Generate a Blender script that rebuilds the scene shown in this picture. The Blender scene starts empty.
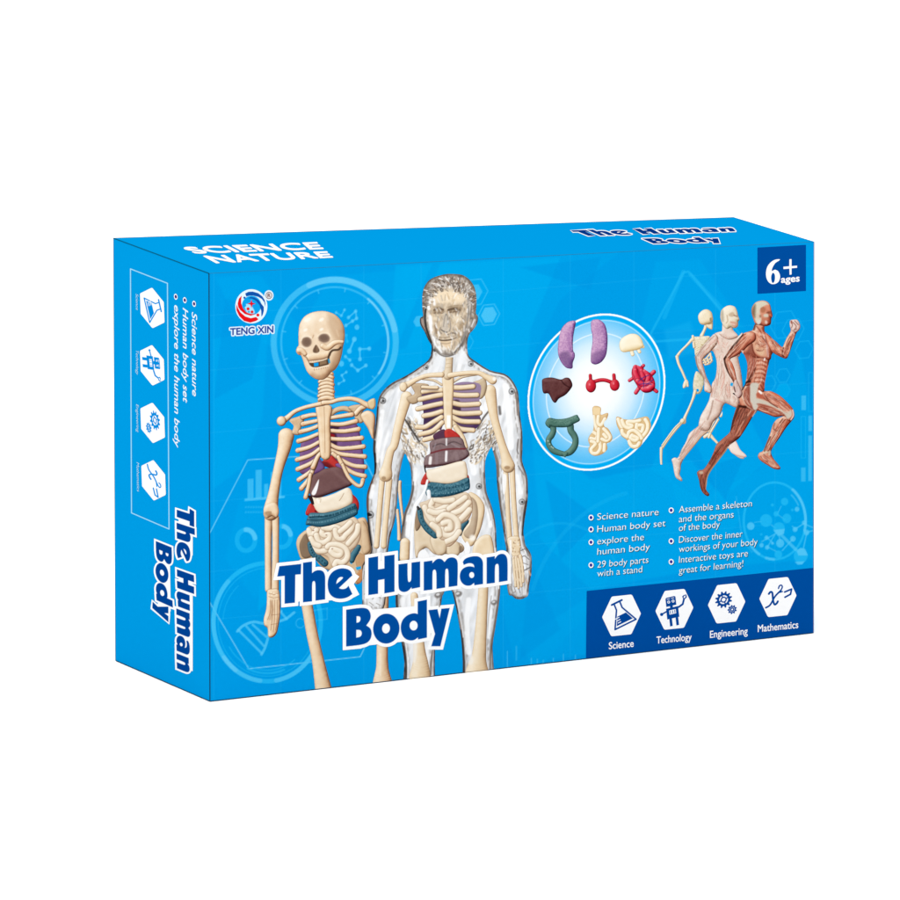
import bpy, math, random
import numpy as np

# ------------------------------------------------------------------ camera, surroundings, light
scene = bpy.context.scene
COL = scene.collection

YAW, PITCH, DIST = -0.47670, 0.01338, 1.46350
TARGET = np.array([0.11447, 0.0, 0.30318])
FOCAL_PX, CENTRE_Y = 3439.54, -35.80
d = np.array([math.cos(PITCH) * math.sin(YAW), -math.cos(PITCH) * math.cos(YAW), math.sin(PITCH)])
cam = bpy.data.cameras.new('camera')
cam_ob = bpy.data.objects.new('camera', cam)
COL.objects.link(cam_ob)
cam_ob.location = TARGET + d * DIST
cam_ob.rotation_euler = (math.pi / 2 - PITCH, 0.0, YAW)
cam.sensor_width = 36.0
cam.lens = FOCAL_PX / 900.0 * 36.0
cam.shift_y = -(450.0 - CENTRE_Y) / 900.0
cam.clip_start, cam.clip_end = 0.05, 400.0
scene.camera = cam_ob

world = bpy.data.worlds.new('World')
scene.world = world
world.use_nodes = True
bg = world.node_tree.nodes['Background']
bg.inputs['Color'].default_value = (1, 1, 1, 1)
bg.inputs['Strength'].default_value = 1.5

def area_light(name, loc, aim, size, watts):
    l = bpy.data.lights.new(name, 'AREA')
    l.shape, l.size, l.energy = 'SQUARE', size, watts
    o = bpy.data.objects.new(name, l)
    COL.objects.link(o)
    o.location = loc
    v = np.array(aim, float) - np.array(loc, float)
    v /= np.linalg.norm(v)
    o.rotation_euler = (math.acos(-v[2]), 0.0, math.atan2(-v[0], v[1]))
    return o

area_light('added_fill_light', (0.13 - 1.62, -1.95, 2.40), (0.13, 0.0, 0.08), 1.4, 62.0)  # unseen area light, added to keep the paper white around the box

scene.view_settings.view_transform = 'Standard'
scene.view_settings.look = 'None'
scene.view_settings.exposure = 0.0
scene.view_settings.gamma = 1.0
scene.cycles.max_bounces = 8
scene.cycles.diffuse_bounces = 5

INK = 0.575          # reflectance of the white board under the inks
# ------------------------------------------------------------------ materials
def lin(c):
    c = np.asarray(c, float) / 255.0
    return np.where(c <= 0.04045, c / 12.92, ((c + 0.055) / 1.055) ** 2.4)

def principled(name, rough, spec):
    m = bpy.data.materials.new(name)
    m.use_nodes = True
    b = m.node_tree.nodes['Principled BSDF']
    b.inputs['Roughness'].default_value = rough
    b.inputs['Specular IOR Level'].default_value = spec
    return m, b

def solid(name, rgb, k=INK, rough=0.6, spec=0.0):
    m, b = principled(name, rough, spec)
    c = lin(rgb) * k
    b.inputs['Base Color'].default_value = (c[0], c[1], c[2], 1)
    return m

def printed_ink():
    m, b = principled('printed_ink_on_board', 0.6, 0.0)
    nt = m.node_tree
    a = nt.nodes.new('ShaderNodeAttribute'); a.attribute_name = 'ink'
    n = nt.nodes.new('ShaderNodeTexNoise'); n.inputs['Scale'].default_value = 900.0
    r = nt.nodes.new('ShaderNodeMapRange')
    r.inputs['To Min'].default_value = INK * 0.985; r.inputs['To Max'].default_value = INK * 1.015
    mx = nt.nodes.new('ShaderNodeVectorMath'); mx.operation = 'SCALE'
    nt.links.new(n.outputs['Fac'], r.inputs['Value'])
    nt.links.new(a.outputs['Color'], mx.inputs[0])
    nt.links.new(r.outputs['Result'], mx.inputs['Scale'])
    nt.links.new(mx.outputs['Vector'], b.inputs['Base Color'])
    return m

MAT_INK = printed_ink()
MAT_BLUE = solid('blue_printed_board', (0, 155, 226))
MAT_PAPER = solid('white_seamless_paper', (255, 255, 255), 0.9, 0.9, 0.0)
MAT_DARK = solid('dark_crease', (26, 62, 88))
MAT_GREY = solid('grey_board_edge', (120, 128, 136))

# ------------------------------------------------------------------ scene tree
def empty(name, parent=None):
    o = bpy.data.objects.new(name, None)
    COL.objects.link(o)
    o.empty_display_size = 0.02
    if parent: o.parent = parent
    return o

def mesh_object(name, verts, faces, mat, parent=None):
    me = bpy.data.meshes.new(name)
    me.from_pydata([tuple(map(float, v)) for v in verts], [], faces)
    me.materials.append(mat)
    o = bpy.data.objects.new(name, me)
    COL.objects.link(o)
    if parent: o.parent = parent
    return o

floor = mesh_object('floor', [(-30, -30, 0), (30, -30, 0), (30, 60, 0), (-30, 60, 0)], [(0, 1, 2, 3)], MAT_PAPER)
floor['kind'] = 'structure'

box = empty('toy_box')
box['label'] = 'blue cardboard toy box printed with a skeleton beside a clear human body'
box['category'] = 'toy box'

# carton corners in metres (a hand-folded carton is never quite square)
CZ = 0.0003
C = {k: np.array(v) / 1000.0 + np.array([0, 0, CZ]) for k, v in dict(
    ftl=(2.96, 0, 176.44), ftr=(299.09, 0, 176.64), fbr=(299.10, 0, 0), fbl=(3.20, 0, 0),
    btl=(-2.61, 91.56, 183.59), bbl=(-2.30, 90.55, 0), btr=(300.55, 70.57, 182.15), bbr=(300.40, 70.2, 0)).items()}
order = ['ftl', 'ftr', 'fbr', 'fbl', 'btl', 'btr', 'bbr', 'bbl']
mesh_object('carton', [C[k] for k in order],
            [(3, 2, 1, 0), (7, 3, 0, 4), (0, 1, 5, 4), (2, 6, 5, 1), (6, 7, 4, 5), (7, 6, 2, 3)], MAT_BLUE, box)

def crease(a, b, r, mat):
    a, b = C[a], C[b]
    t = (b - a) / np.linalg.norm(b - a)
    u = np.cross(t, [0.3, 0.5, 0.8]); u /= np.linalg.norm(u); w = np.cross(t, u)
    vs, n = [], 8
    for p in (a, b):
        for i in range(n):
            q = 2 * math.pi * i / n
            vs.append(p + r * (math.cos(q) * u + math.sin(q) * w))
    fs = [(i, (i + 1) % n, n + (i + 1) % n, n + i) for i in range(n)] + [tuple(range(n))[::-1], tuple(range(n, 2 * n))]
    mesh_object('folded_edge', vs, fs, mat, box)
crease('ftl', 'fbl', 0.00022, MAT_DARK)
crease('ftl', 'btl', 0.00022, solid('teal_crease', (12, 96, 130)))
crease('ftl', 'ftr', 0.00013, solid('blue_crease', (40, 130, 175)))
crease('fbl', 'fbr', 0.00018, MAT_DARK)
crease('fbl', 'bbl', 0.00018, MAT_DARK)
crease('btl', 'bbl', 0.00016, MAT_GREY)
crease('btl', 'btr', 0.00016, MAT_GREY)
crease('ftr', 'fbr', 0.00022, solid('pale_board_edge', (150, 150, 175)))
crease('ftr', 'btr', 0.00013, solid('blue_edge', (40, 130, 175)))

# ------------------------------------------------------------------ printing: art drawn on a flat proof, then laid on a face
def homography(src, dst):
    A, b = [], []
    for (x, y), (u, v) in zip(src, dst):
        A.append([x, y, 1, 0, 0, 0, -u * x, -u * y]); b.append(u)
        A.append([0, 0, 0, x, y, 1, -v * x, -v * y]); b.append(v)
    return np.append(np.linalg.solve(np.array(A), np.array(b)), 1).reshape(3, 3)

class Face:
    """A face of the carton: maps proof coordinates to points on its plane."""
    def __init__(self, keys, proof, outward):
        p = [C[k] for k in keys]
        self.o = p[0]
        self.s = (p[1] - p[0]) / np.linalg.norm(p[1] - p[0])
        n = np.cross(self.s, p[3] - p[0]); n /= np.linalg.norm(n)
        if n @ np.array(outward) < 0: n = -n
        self.n, self.t = n, np.cross(n, self.s)
        self.H = homography(proof, [((q - self.o) @ self.s, (q - self.o) @ self.t) for q in p])
        self.proof = proof
    def lay(self, x, y, lift):
        q = self.H @ np.stack([x, y, np.ones_like(x)])
        u, v = q[0] / q[2], q[1] / q[2]
        return self.o + u[:, None] * self.s + v[:, None] * self.t + lift * self.n
FRONT = Face(['ftl', 'ftr', 'fbr', 'fbl'], [(209, 274.5), (814, 242), (813.5, 633.5), (210, 702)], (0, -1, 0))
SIDE = Face(['btl', 'ftl', 'fbl', 'bbl'], [(113.5, 238.5), (209, 274.5), (210, 702), (115.5, 661)], (-1, 0, 0))
TOP = Face(['btl', 'btr', 'ftr', 'ftl'], [(113.5, 238.5), (733.5, 218.5), (814, 242), (209, 274.5)], (0, 0, 1))

LIGHT = np.array([-0.50, -0.52, 0.69])

def ramp(v, cols):
    v = np.clip(v, 0, 1)
    cols = np.array(cols, float)
    xs = np.linspace(0, 1, len(cols))
    return np.stack([np.interp(v, xs, cols[:, i]) for i in range(3)], -1)

def smooth(pts, closed=True, n=5):
    """Catmull-Rom through the points."""
    p = np.array(pts, float); m = len(p); out = []
    for i in range(m if closed else m - 1):
        g = (lambda k: p[k % m]) if closed else (lambda k: p[min(max(k, 0), m - 1)])
        a, b, c, e = g(i - 1), g(i), g(i + 1), g(i + 2)
        for t in np.arange(n) / n:
            out.append(0.5 * (2 * b + (c - a) * t + (2 * a - 5 * b + 4 * c - e) * t * t + (3 * b - a - 3 * c + e) * t ** 3))
    if not closed: out.append(p[-1])
    return np.array(out)

def ell(cx, cy, rx, ry, rot=0.0, n=40):
    a = np.linspace(0, 2 * math.pi, n, endpoint=False)
    x, y = rx * np.cos(a), ry * np.sin(a)
    c, s = math.cos(rot), math.sin(rot)
    return np.stack([cx + x * c - y * s, cy + x * s + y * c], 1)

def Z(ox, oy, k):
    """Read tracing coordinates taken at k times enlargement from corner (ox, oy)."""
    return lambda *pts: [(ox + x / k, oy + y / k) for x, y in (pts[0] if len(pts) == 1 and not np.isscalar(pts[0][0]) else pts)]

def value_noise(x, y, scale, seed):
    r = np.random.default_rng(seed).random((64, 64))
    u, v = x / scale, y / scale
    i, j = np.floor(u).astype(int), np.floor(v).astype(int)
    f, g = u - i, v - j
    f, g = f * f * (3 - 2 * f), g * g * (3 - 2 * g)
    q = lambda a, b: r[a % 64, b % 64]
    return (q(i, j) * (1 - f) + q(i + 1, j) * f) * (1 - g) + (q(i, j + 1) * (1 - f) + q(i + 1, j + 1) * f) * g

class Art:
    """A piece of printed artwork: inks on a fine grid, cut out along its own outline."""
    def __init__(self, x0, y0, x1, y1, step):
        self.h = step
        self.xs = np.arange(x0, x1 + step, step); self.ys = np.arange(y0, y1 + step, step)
        self.X, self.Y = np.meshgrid(self.xs, self.ys)
        self.rgb = np.zeros(self.X.shape + (3,)); self.cov = np.zeros(self.X.shape)
        self.sdf = np.full(self.X.shape, 99.0)
    def win(self, pts, pad):
        p = np.asarray(pts, float)
        i0, i1 = np.searchsorted(self.xs, [p[:, 0].min() - pad, p[:, 0].max() + pad])
        j0, j1 = np.searchsorted(self.ys, [p[:, 1].min() - pad, p[:, 1].max() + pad])
        return slice(j0, j1), slice(i0, i1)
    def put(self, w, sdf, rgb, op=1.0, clip=False, soft=None):
        h = self.h
        rgb = np.broadcast_to(np.asarray(rgb, float), sdf.shape + (3,))
        edge = soft or h
        a = np.clip(0.5 - (sdf - (0 if clip else 0.7 * h)) / edge, 0, 1) * op
        if clip: a = a * (self.cov[w] > 0)
        c0 = self.cov[w]
        keep = c0 * (1 - a)
        tot = np.maximum(a + keep, 1e-9)
        self.rgb[w] = (rgb * a[..., None] + self.rgb[w] * keep[..., None]) / tot[..., None]
        if not clip:
            self.cov[w] = a + keep
            self.sdf[w] = np.minimum(self.sdf[w], sdf)
    # ---- distance fields
    def poly_sdf(self, w, rings):
        x, y = self.X[w], self.Y[w]
        dd = np.full(x.shape, 1e9); ins = np.zeros(x.shape, bool)
        for r in rings:
            r = np.asarray(r, float)
            for a, b in zip(r, np.roll(r, -1, 0)):
                e = b - a; l2 = e @ e
                if l2 < 1e-12: continue
                px, py = x - a[0], y - a[1]
                t = np.clip((px * e[0] + py * e[1]) / l2, 0, 1)
                dd = np.minimum(dd, (px - t * e[0]) ** 2 + (py - t * e[1]) ** 2)
                if a[1] != b[1]:
                    cr = (a[1] > y) != (b[1] > y)
                    ins ^= cr & (px < e[0] * py / e[1])
        dd = np.sqrt(dd)
        return np.where(ins, -dd, dd)
    def chain(self, w, pts, rad):
        x, y = self.X[w], self.Y[w]
        best = np.full(x.shape, 1e9); nx = np.zeros(x.shape); ny = np.zeros(x.shape)
        for k in range(len(pts) - 1):
            a, b = pts[k], pts[k + 1]
            e = b - a; l2 = max(e @ e, 1e-12)
            px, py = x - a[0], y - a[1]
            t = np.clip((px * e[0] + py * e[1]) / l2, 0, 1)
            r = rad[k] + (rad[k + 1] - rad[k]) * t
            qx, qy = px - t * e[0], py - t * e[1]
            s = np.hypot(qx, qy) - r
            m = s < best
            best = np.where(m, s, best); nx = np.where(m, qx / r, nx); ny = np.where(m, qy / r, ny)
        return best, nx, ny
    # ---- marks
    def fill(self, pts, rgb, sm=False, op=1.0, clip=False, grow=0.0, soft=None, holes=()):
        rings = [smooth(pts) if sm else np.array(pts, float)] + [np.array(q, float) for q in holes]
        w = self.win(rings[0], 3 + grow + (soft or 0))
        self.put(w, self.poly_sdf(w, rings) - grow, rgb, op, clip, soft)
    def rings(self, rings, rgb, op=1.0, clip=False, grow=0.0, soft=None):
        w = self.win(np.concatenate([np.asarray(r) for r in rings]), 3 + grow)
        self.put(w, self.poly_sdf(w, rings) - grow, rgb, op, clip, soft)
    def cut(self, pts, sm=False):
        r = smooth(pts) if sm else np.array(pts, float)
        w = self.win(r, 3)
        s = self.poly_sdf(w, [r])
        self.sdf[w] = np.maximum(self.sdf[w], -s)
        self.cov[w] *= np.clip(0.5 + (s + 0.7 * self.h) / self.h, 0, 1)
    def blob(self, pts, cols, R=4.0, sm=True, line=None, lw=0.35, lop=0.5, clip=False, op=1.0, tex=0.0, seed=1, tscale=1.5):
        r = smooth(pts) if sm else np.array(pts, float)
        w = self.win(r, 3 + lw)
        s = self.poly_sdf(w, [r])
        if line is not None: self.put(w, s - lw, line, lop, clip, 0.8)
        gy, gx = np.gradient(s, self.h)
        k = 1 - np.clip(-s / R, 0, 1)
        k = k ** 1.3
        v = k * (gx * LIGHT[0] + gy * LIGHT[1]) + np.sqrt(np.clip(1 - k * k, 0, 1)) * LIGHT[2]
        v = 0.5 + 0.5 * v
        v = v + 0.09 * (value_noise(self.X[w], self.Y[w], 4.0, 42) - 0.5)
        if tex: v = v + tex * (value_noise(self.X[w], self.Y[w], tscale, seed) - 0.5)
        v = np.clip((v - 0.28) / 0.74, 0, 1)
        self.put(w, s, ramp(v, cols), op, clip)
    def tube(self, pts, rad, cols, sm=True, line=None, lw=0.32, lop=0.5, clip=False, op=1.0):
        p = np.array(pts, float)
        rad = np.full(len(p), rad, float) if np.isscalar(rad) else np.array(rad, float)
        if sm and len(p) > 2:
            q = smooth(np.column_stack([p, rad]), False, 6); p, rad = q[:, :2], q[:, 2]
        w = self.win(p, rad.max() + 3)
        s, nx, ny = self.chain(w, p, rad)
        if line is not None: self.put(w, s - lw, line, lop, clip, 0.8)
        m = np.clip(np.hypot(nx, ny), 1e-6, None); f = np.minimum(m, 1) / m
        nx, ny = nx * f, ny * f
        v = nx * LIGHT[0] + ny * LIGHT[1] + np.sqrt(np.clip(1 - nx * nx - ny * ny, 0, 1)) * LIGHT[2]
        v = np.clip((0.5 + 0.5 * v - 0.26) / 0.76 + 0.07 * (value_noise(self.X[w], self.Y[w], 2.6, 41) - 0.5), 0, 1)
        self.put(w, s, ramp(v, cols), op, clip)
    def stroke(self, pts, width, rgb, sm=False, op=1.0, clip=True, soft=None, closed=False):
        p = np.array(pts, float)
        if sm: p = smooth(p, closed, 6)
        if closed: p = np.vstack([p, p[:1]])
        w = self.win(p, width + 3)
        s, _, _ = self.chain(w, p, np.full(len(p), width / 2))
        self.put(w, s, rgb, op, clip, soft)
    # ---- print it on the carton
    def lay(self, name, face, layer, parent):
        phi = self.sdf
        ins = phi < 0
        ny, nx = ins.shape
        if not ins.any(): return None
        V, COLR = [], []
        vid = np.full(ins.shape, -1)
        vid[ins] = np.arange(ins.sum())
        V.append(np.stack([self.X[ins], self.Y[ins]], 1)); COLR.append(self.rgb[ins])
        count = int(ins.sum())
        def edge(a, b):                       # a, b: index tuples of slices
            nonlocal count
            ia, ib = ins[a], ins[b]
            m = ia != ib
            ids = np.full(ia.shape, -1)
            k = int(m.sum()); ids[m] = np.arange(count, count + k); count += k
            pa, pb = phi[a][m], phi[b][m]
            t = np.clip(pa / (pa - pb), 0.02, 0.98)
            xa, xb, ya, yb = self.X[a][m], self.X[b][m], self.Y[a][m], self.Y[b][m]
            V.append(np.stack([xa + (xb - xa) * t, ya + (yb - ya) * t], 1))
            COLR.append(np.where(ia[m][:, None], self.rgb[a][m], self.rgb[b][m]))
            return ids
        s0, s1, sa = slice(0, -1), slice(1, None), slice(None)
        eh = edge((sa, s0), (sa, s1)); ev = edge((s0, sa), (s1, sa))
        cid = [vid[:-1, :-1], vid[:-1, 1:], vid[1:, 1:], vid[1:, :-1]]
        eid = [eh[:-1], ev[:, 1:], eh[1:], ev[:, :-1]]
        case = sum((c >= 0).astype(int) << i for i, c in enumerate(cid))
        loops, sizes = [], []
        for k in range(1, 16):
            m = case == k
            if not m.any(): continue
            cols = []
            for i in range(4):
                if k >> i & 1: cols.append(cid[i][m])
                if (k >> i & 1) != (k >> ((i + 1) % 4) & 1): cols.append(eid[i][m])
            f = np.stack(cols, 1)[:, ::-1]
            loops.append(f.ravel()); sizes.append(np.full(len(f), f.shape[1]))
        loops, sizes = np.concatenate(loops), np.concatenate(sizes)
        xy = np.concatenate(V); rgb = np.concatenate(COLR)
        P = face.lay(xy[:, 0], xy[:, 1], 5e-5 + layer * 4e-5)
        me = bpy.data.meshes.new(name)
        me.vertices.add(len(P)); me.vertices.foreach_set('co', P.astype(np.float32).ravel())
        me.loops.add(len(loops)); me.loops.foreach_set('vertex_index', loops.astype(np.int32))
        me.polygons.add(len(sizes))
        me.polygons.foreach_set('loop_start', np.concatenate([[0], np.cumsum(sizes)[:-1]]).astype(np.int32))
        me.update(calc_edges=True)
        at = me.color_attributes.new('ink', 'FLOAT_COLOR', 'POINT')
        buf = np.ones((len(P), 4), np.float32); buf[:, :3] = lin(np.clip(rgb, 0, 255))
        at.data.foreach_set('color', buf.ravel())
        me.materials.append(MAT_INK)
        o = bpy.data.objects.new(name, me)
        COL.objects.link(o)
        o.parent = parent
        return o

# ------------------------------------------------------------------ lettering
_text_cache = {}
def letters(body):
    """Outlines of a line of plain lettering: rings in units of the capital height, from x = 0."""
    if body in _text_cache: return _text_cache[body]
    cu = bpy.data.curves.new('lettering', 'FONT'); cu.body = body
    o = bpy.data.objects.new('lettering', cu); COL.objects.link(o)
    dg = bpy.context.evaluated_depsgraph_get()
    c = o.evaluated_get(dg).to_curve(dg)
    out = []
    for s in c.splines:
        bp = s.bezier_points; n = len(bp); ring = []
        for i in range(n):
            a, b = bp[i], bp[(i + 1) % n]
            p0, p1, p2, p3 = [np.array(q[:2]) for q in (a.co, a.handle_right, b.handle_left, b.co)]
            k = 1 if np.allclose(p0 + (p3 - p0) / 3, p1, atol=2e-3) and np.allclose(p0 + (p3 - p0) * 2 / 3, p2, atol=2e-3) else 5
            for t in np.arange(k) / k:
                ring.append((1 - t) ** 3 * p0 + 3 * (1 - t) ** 2 * t * p1 + 3 * (1 - t) * t * t * p2 + t ** 3 * p3)
        out.append(np.array(ring))
    o.evaluated_get(dg).to_curve_clear()
    bpy.data.objects.remove(o); bpy.data.curves.remove(cu)
    out = [r / 0.682 for r in out]
    x0 = min(r[:, 0].min() for r in out)
    out = [r - [x0, 0] for r in out]
    _text_cache[body] = out
    return out

def to_quad(rings, q, width=None):
    """Stretch rings (x from 0 to width, y from 0 to 1) over the quad BL, BR, TR, TL."""
    width = width or max(r[:, 0].max() for r in rings)
    bl, br, tr, tl = [np.array(p, float) for p in q]
    out = []
    for r in rings:
        s, t = (r[:, 0] / width)[:, None], r[:, 1][:, None]
        out.append((bl * (1 - s) + br * s) * (1 - t) + (tl * (1 - s) + tr * s) * t)
    return out

def line_quad(a, b, up):
    a, b, up = np.array(a, float), np.array(b, float), np.array(up, float)
    return a, b, b + up, a + up

def miter(ring, g):
    r = np.asarray(ring, float)
    area = 0.5 * np.sum(r[:, 0] * np.roll(r[:, 1], -1) - np.roll(r[:, 0], -1) * r[:, 1])
    if area < 0: r = r[::-1]
    e = np.roll(r, -1, 0) - r
    e /= np.maximum(np.linalg.norm(e, axis=1), 1e-9)[:, None]
    n = np.stack([e[:, 1], -e[:, 0]], 1)
    m = np.roll(n, 1, 0) + n
    q = np.maximum((m * m).sum(1), 1.2)
    return r + m * (2 * g / q)[:, None]

# ================================================================== FRONT: background artwork
BLUE, SKY, NAVY, WHITE = (0, 154, 226), (0, 168, 234), (0, 75, 155), (255, 255, 255)
rnd = random.Random(7)
front_ring = [(209, 274.5), (814, 242), (813.5, 633.5), (210, 702)]

def front_background():
    a = Art(207, 240, 816, 704, 0.85)
    a.fill(front_ring, BLUE)
    S = dict(clip=True)
    # broad paler fields
    for q, o in [([(215, 278), (260, 276), (300, 330), (330, 277), (410, 270), (392, 330), (330, 380), (240, 330)], .35),
                 ([(395, 266), (560, 258), (530, 330), (520, 480), (440, 420), (385, 420)], .75),
                 ([(430, 263), (620, 252), (560, 300), (500, 420)], .3),
                 ([(213, 340), (268, 330), (262, 420), (240, 470), (213, 490)], .45),
                 ([(525, 450), (640, 500), (600, 600), (520, 690), (500, 600)], .3),
                 ([(530, 420), (590, 480), (690, 460), (740, 520), (700, 570), (590, 590), (540, 540)], .6),
                 ([(640, 330), (690, 380), (650, 470), (700, 500), (760, 470), (800, 350), (812, 420), (812, 560), (690, 570)], .5),
                 ([(655, 262), (700, 260), (745, 330), (680, 330), (640, 330)], .35),
                 ([(690, 430), (740, 400), (770, 460), (720, 500)], .6),
                 ([(520, 640), (585, 600), (585, 655), (530, 665)], .5),
                 ([(240, 500), (300, 470), (300, 540), (255, 600), (225, 560)], .25),
                 ([(400, 268), (470, 265), (455, 330), (410, 350)], .5)]:
        a.fill(q, SKY, op=o, soft=2.5, **S)
    for q, o in [([(432, 264), (440, 264), (405, 350), (395, 350)], .35), ([(545, 480), (600, 520), (560, 560)], .5),
                 ([(520, 268), (600, 258), (590, 290)], .5), ([(700, 470), (745, 455), (725, 500)], .5),
                 ([(530, 560), (560, 630), (520, 660)], .4), ([(225, 300), (268, 308), (252, 380), (214, 400)], .5)]:
        a.fill(q, (0, 147, 221), op=o, soft=2, **S)
    # engineering grid
    for i in range(9):
        x = 218 + i * 71 + rnd.uniform(-12, 12)
        a.stroke([(x, 250), (x, 700)], 0.6, (60, 185, 240), op=.28, **S)
    for i in range(6):
        y = 300 + i * 62 + rnd.uniform(-10, 10)
        a.stroke([(209, y + 18), (814, y - 33)], 0.6, (60, 185, 240), op=.25, **S)
    L1, L2, L3 = (38, 186, 242), (92, 200, 245), (150, 218, 248)
    def ring(cx, cy, rx, ry, w, c, op, a0=0.0, a1=2 * math.pi, rot=0):
        t = np.linspace(a0, a1, 70)
        p = np.stack([cx + rx * np.cos(t), cy + ry * np.sin(t)], 1)
        a.stroke(p, w, c, op=op, **S)
    # dial behind the skull
    ring(334.5, 343, 61, 62.5, 6, L2, .62); ring(334.5, 343, 61, 62.5, 6, L3, .35, -2.0, -.2)
    ring(334.5, 343, 53.5, 55, 1.8, L2, .55); ring(334.5, 343, 53.5, 55, 2.2, L3, .6, -.9, .6)
    for k in range(12):
        t = k * math.pi / 6 + .2
        a.stroke([(334.5 + 53 * math.cos(t), 343 + 54.5 * math.sin(t)), (334.5 + 50 * math.cos(t), 343 + 51.5 * math.sin(t))], 1.2, L2, op=.6, **S)
    # molecules in the dial
    z = Z(290, 305, 11.25)
    def mol(pts, links, r, c=L2, op=.75):
        for i, j in links: a.stroke([pts[i], pts[j]], r * .9, c, op=op, **S)
        for p in pts: a.fill(ell(p[0], p[1], r * 1.15, r * 1.3), c, op=op, **S)
    mol(z([(515, 95), (575, 130), (610, 65)]), [(0, 1), (1, 2)], 1.1)
    mol(z([(655, 150), (735, 80), (745, 160), (625, 240), (700, 190)]), [(0, 1), (1, 2), (3, 4), (4, 2)], 1.4)
    mol(z([(750, 260), (720, 395), (665, 530)]), [(1, 2)], 2.0)
    mol(z([(620, 590), (670, 630)]), [(0, 1)], 1.3)
    mol(z([(690, 685), (760, 745), (850, 690)]), [(0, 1), (1, 2)], 1.5)
    mol(z([(575, 670)]), [], 2.2)
    mol(z([(630, 765), (580, 800), (605, 860), (545, 895)]), [(0, 1), (1, 2), (2, 3)], 1.1)
    mol([(359.5, 350), (369, 349.5), (359.7, 360)], [(0, 1), (0, 2)], 1.6)
    mol(z([(630, 350), (640, 420)]), [(0, 1)], 1.2, L1)
    # thin hexagon frame
    a.stroke([(209, 535.5), (247.7, 460.8), (300, 457.3), (364, 460.5), (376, 484)], 0.9, L3, op=.75, **S)
    a.stroke([(209, 602), (248.7, 669.5), (360, 657.5), (364, 649)], 0.9, L3, op=.8, **S)
    # bar chart
    for x0, x1, y in [(247.5, 253.3, 480), (255.5, 261.5, 471), (264, 268, 485), (270.5, 275, 473), (277, 281, 466)]:
        a.fill([(x0, y), (x1, y - .5), (x1, 499), (x0, 499.5)], L2, op=.6, **S)
    a.fill([(244.5, 499.6), (284.5, 496.5), (284.5, 498.8), (244.5, 502)], L2, op=.75, **S)
    for y in (507, 512):
        for x in np.arange(245, 268, 2.6): a.fill([(x, y), (x + 1.6, y), (x + 1.6, y + 2), (x, y + 2)], L2, op=.35, **S)
    for cx, cy in [(246, 541), (281.5, 537.5)]:
        ring(cx, cy, 9, 10.5, 4.6, L1, .55); ring(cx, cy, 9, 10.5, 4.6, L2, .8, -1.6, -.2)
    a.fill([(262, 560), (271, 520), (283, 520), (270, 600), (258, 612)], SKY, op=.7, soft=2, **S)
    # dial at the lower left
    ring(267, 623, 53.6, 59, 4.4, L1, .75); ring(267, 623, 53.6, 59, 4.2, L2, .5, 2.2, 3.9); ring(267, 623, 53.6, 59, 4.2, L2, .6, .5, 1.4)
    ring(267, 623, 53.6, 59, 4.4, L3, .3, 1.7, 2.5); ring(267, 623, 49, 54, 1.0, L1, .5); ring(267, 623, 44, 48, 1.2, L1, .6, .9, 2.6)
    ring(267, 623, 44, 48, 0.9, L1, .5, 3.2, 4.0); ring(267, 623, 46.5, 51, 2.2, L1, .6, 1.2, 2.0)
    # strand of helix
    z = Z(200, 570, 6.923)
    a.stroke(z([(258, 430), (300, 390), (370, 365), (440, 375), (520, 365), (590, 345), (650, 300)]), 2.6, L2, sm=True, op=.75, **S)
    a.stroke(z([(425, 590), (450, 540), (470, 470), (480, 400), (500, 330), (560, 290)]), 2.6, L2, sm=True, op=.75, **S)
    for p in ([(265, 420), (425, 580)], [(320, 395), (440, 530)], [(365, 385), (455, 465)], [(560, 300), (600, 345)]):
        a.stroke(z(p), 2.2, L2, op=.7, **S)
    ring(300, 624, 4.2, 4.6, .9, L2, .5, .5, 5.5); a.stroke([(309, 628), (309, 612), (327, 609)], .8, L2, op=.5, **S)
    a.stroke([(327, 609), (327, 620), (311, 622)], .8, L2, op=.4, **S)
    # hexagons by the clear head
    def hexa(cx, cy, r, c, op, fill=False, w=.9):
        p = np.array([(cx + r * math.cos(k * math.pi / 3), cy + r * 1.08 * math.sin(k * math.pi / 3) - .1 * r * math.cos(k * math.pi / 3)) for k in range(6)])
        if fill: a.fill(p, c, op=op, **S)
        else: a.stroke(p, w, c, op=op, closed=True, **S)
    hexa(474, 293, 13.5, L2, .6); hexa(474, 293, 8, L2, .6, True); hexa(488.5, 315.5, 10.8, L2, .7); hexa(488.5, 315.5, 8, L2, .75, True)
    hexa(418.5, 322, 5.5, L2, .6, True); hexa(466, 343, 7, L2, .4)
    for cx, cy, r in [(784, 325, 14), (793, 330, 11), (783, 376, 7), (783, 391, 7), (768, 384, 8), (804, 350, 9)]: hexa(cx, cy, r, L1, .55)
    hexa(783, 391, 7, SKY, .9, True)
    # flask outline and other faint marks on the right
    a.stroke([(740, 335), (692, 276), (688, 272), (683, 273), (680, 279), (650, 335), (655, 342), (745, 336)], 2.4, L1, sm=False, op=.5, **S)
    a.stroke([(683, 272), (664, 318)], 4, L1, op=.35, **S); a.stroke([(690, 275), (737, 325)], 4, L1, op=.35, **S)
    a.fill([(664, 330), (690, 322), (700, 352), (668, 360)], L1, op=.25, soft=4, **S)
    ring(560, 590, 60, 66, 2.5, L1, .25, -2.5, -.4); ring(655, 640, 130, 150, 4, L1, .22, -2.8, -1.8)
    for x, y, h in [(507, 668, 16), (516, 661, 14), (531, 667, 8), (537, 667, 7), (543, 667, 6), (553, 664, 5), (563, 662, 7), (575, 661, 5)]:
        a.stroke([(x, y), (x, y - h)], 1.0, L2, op=.55, **S)
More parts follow.
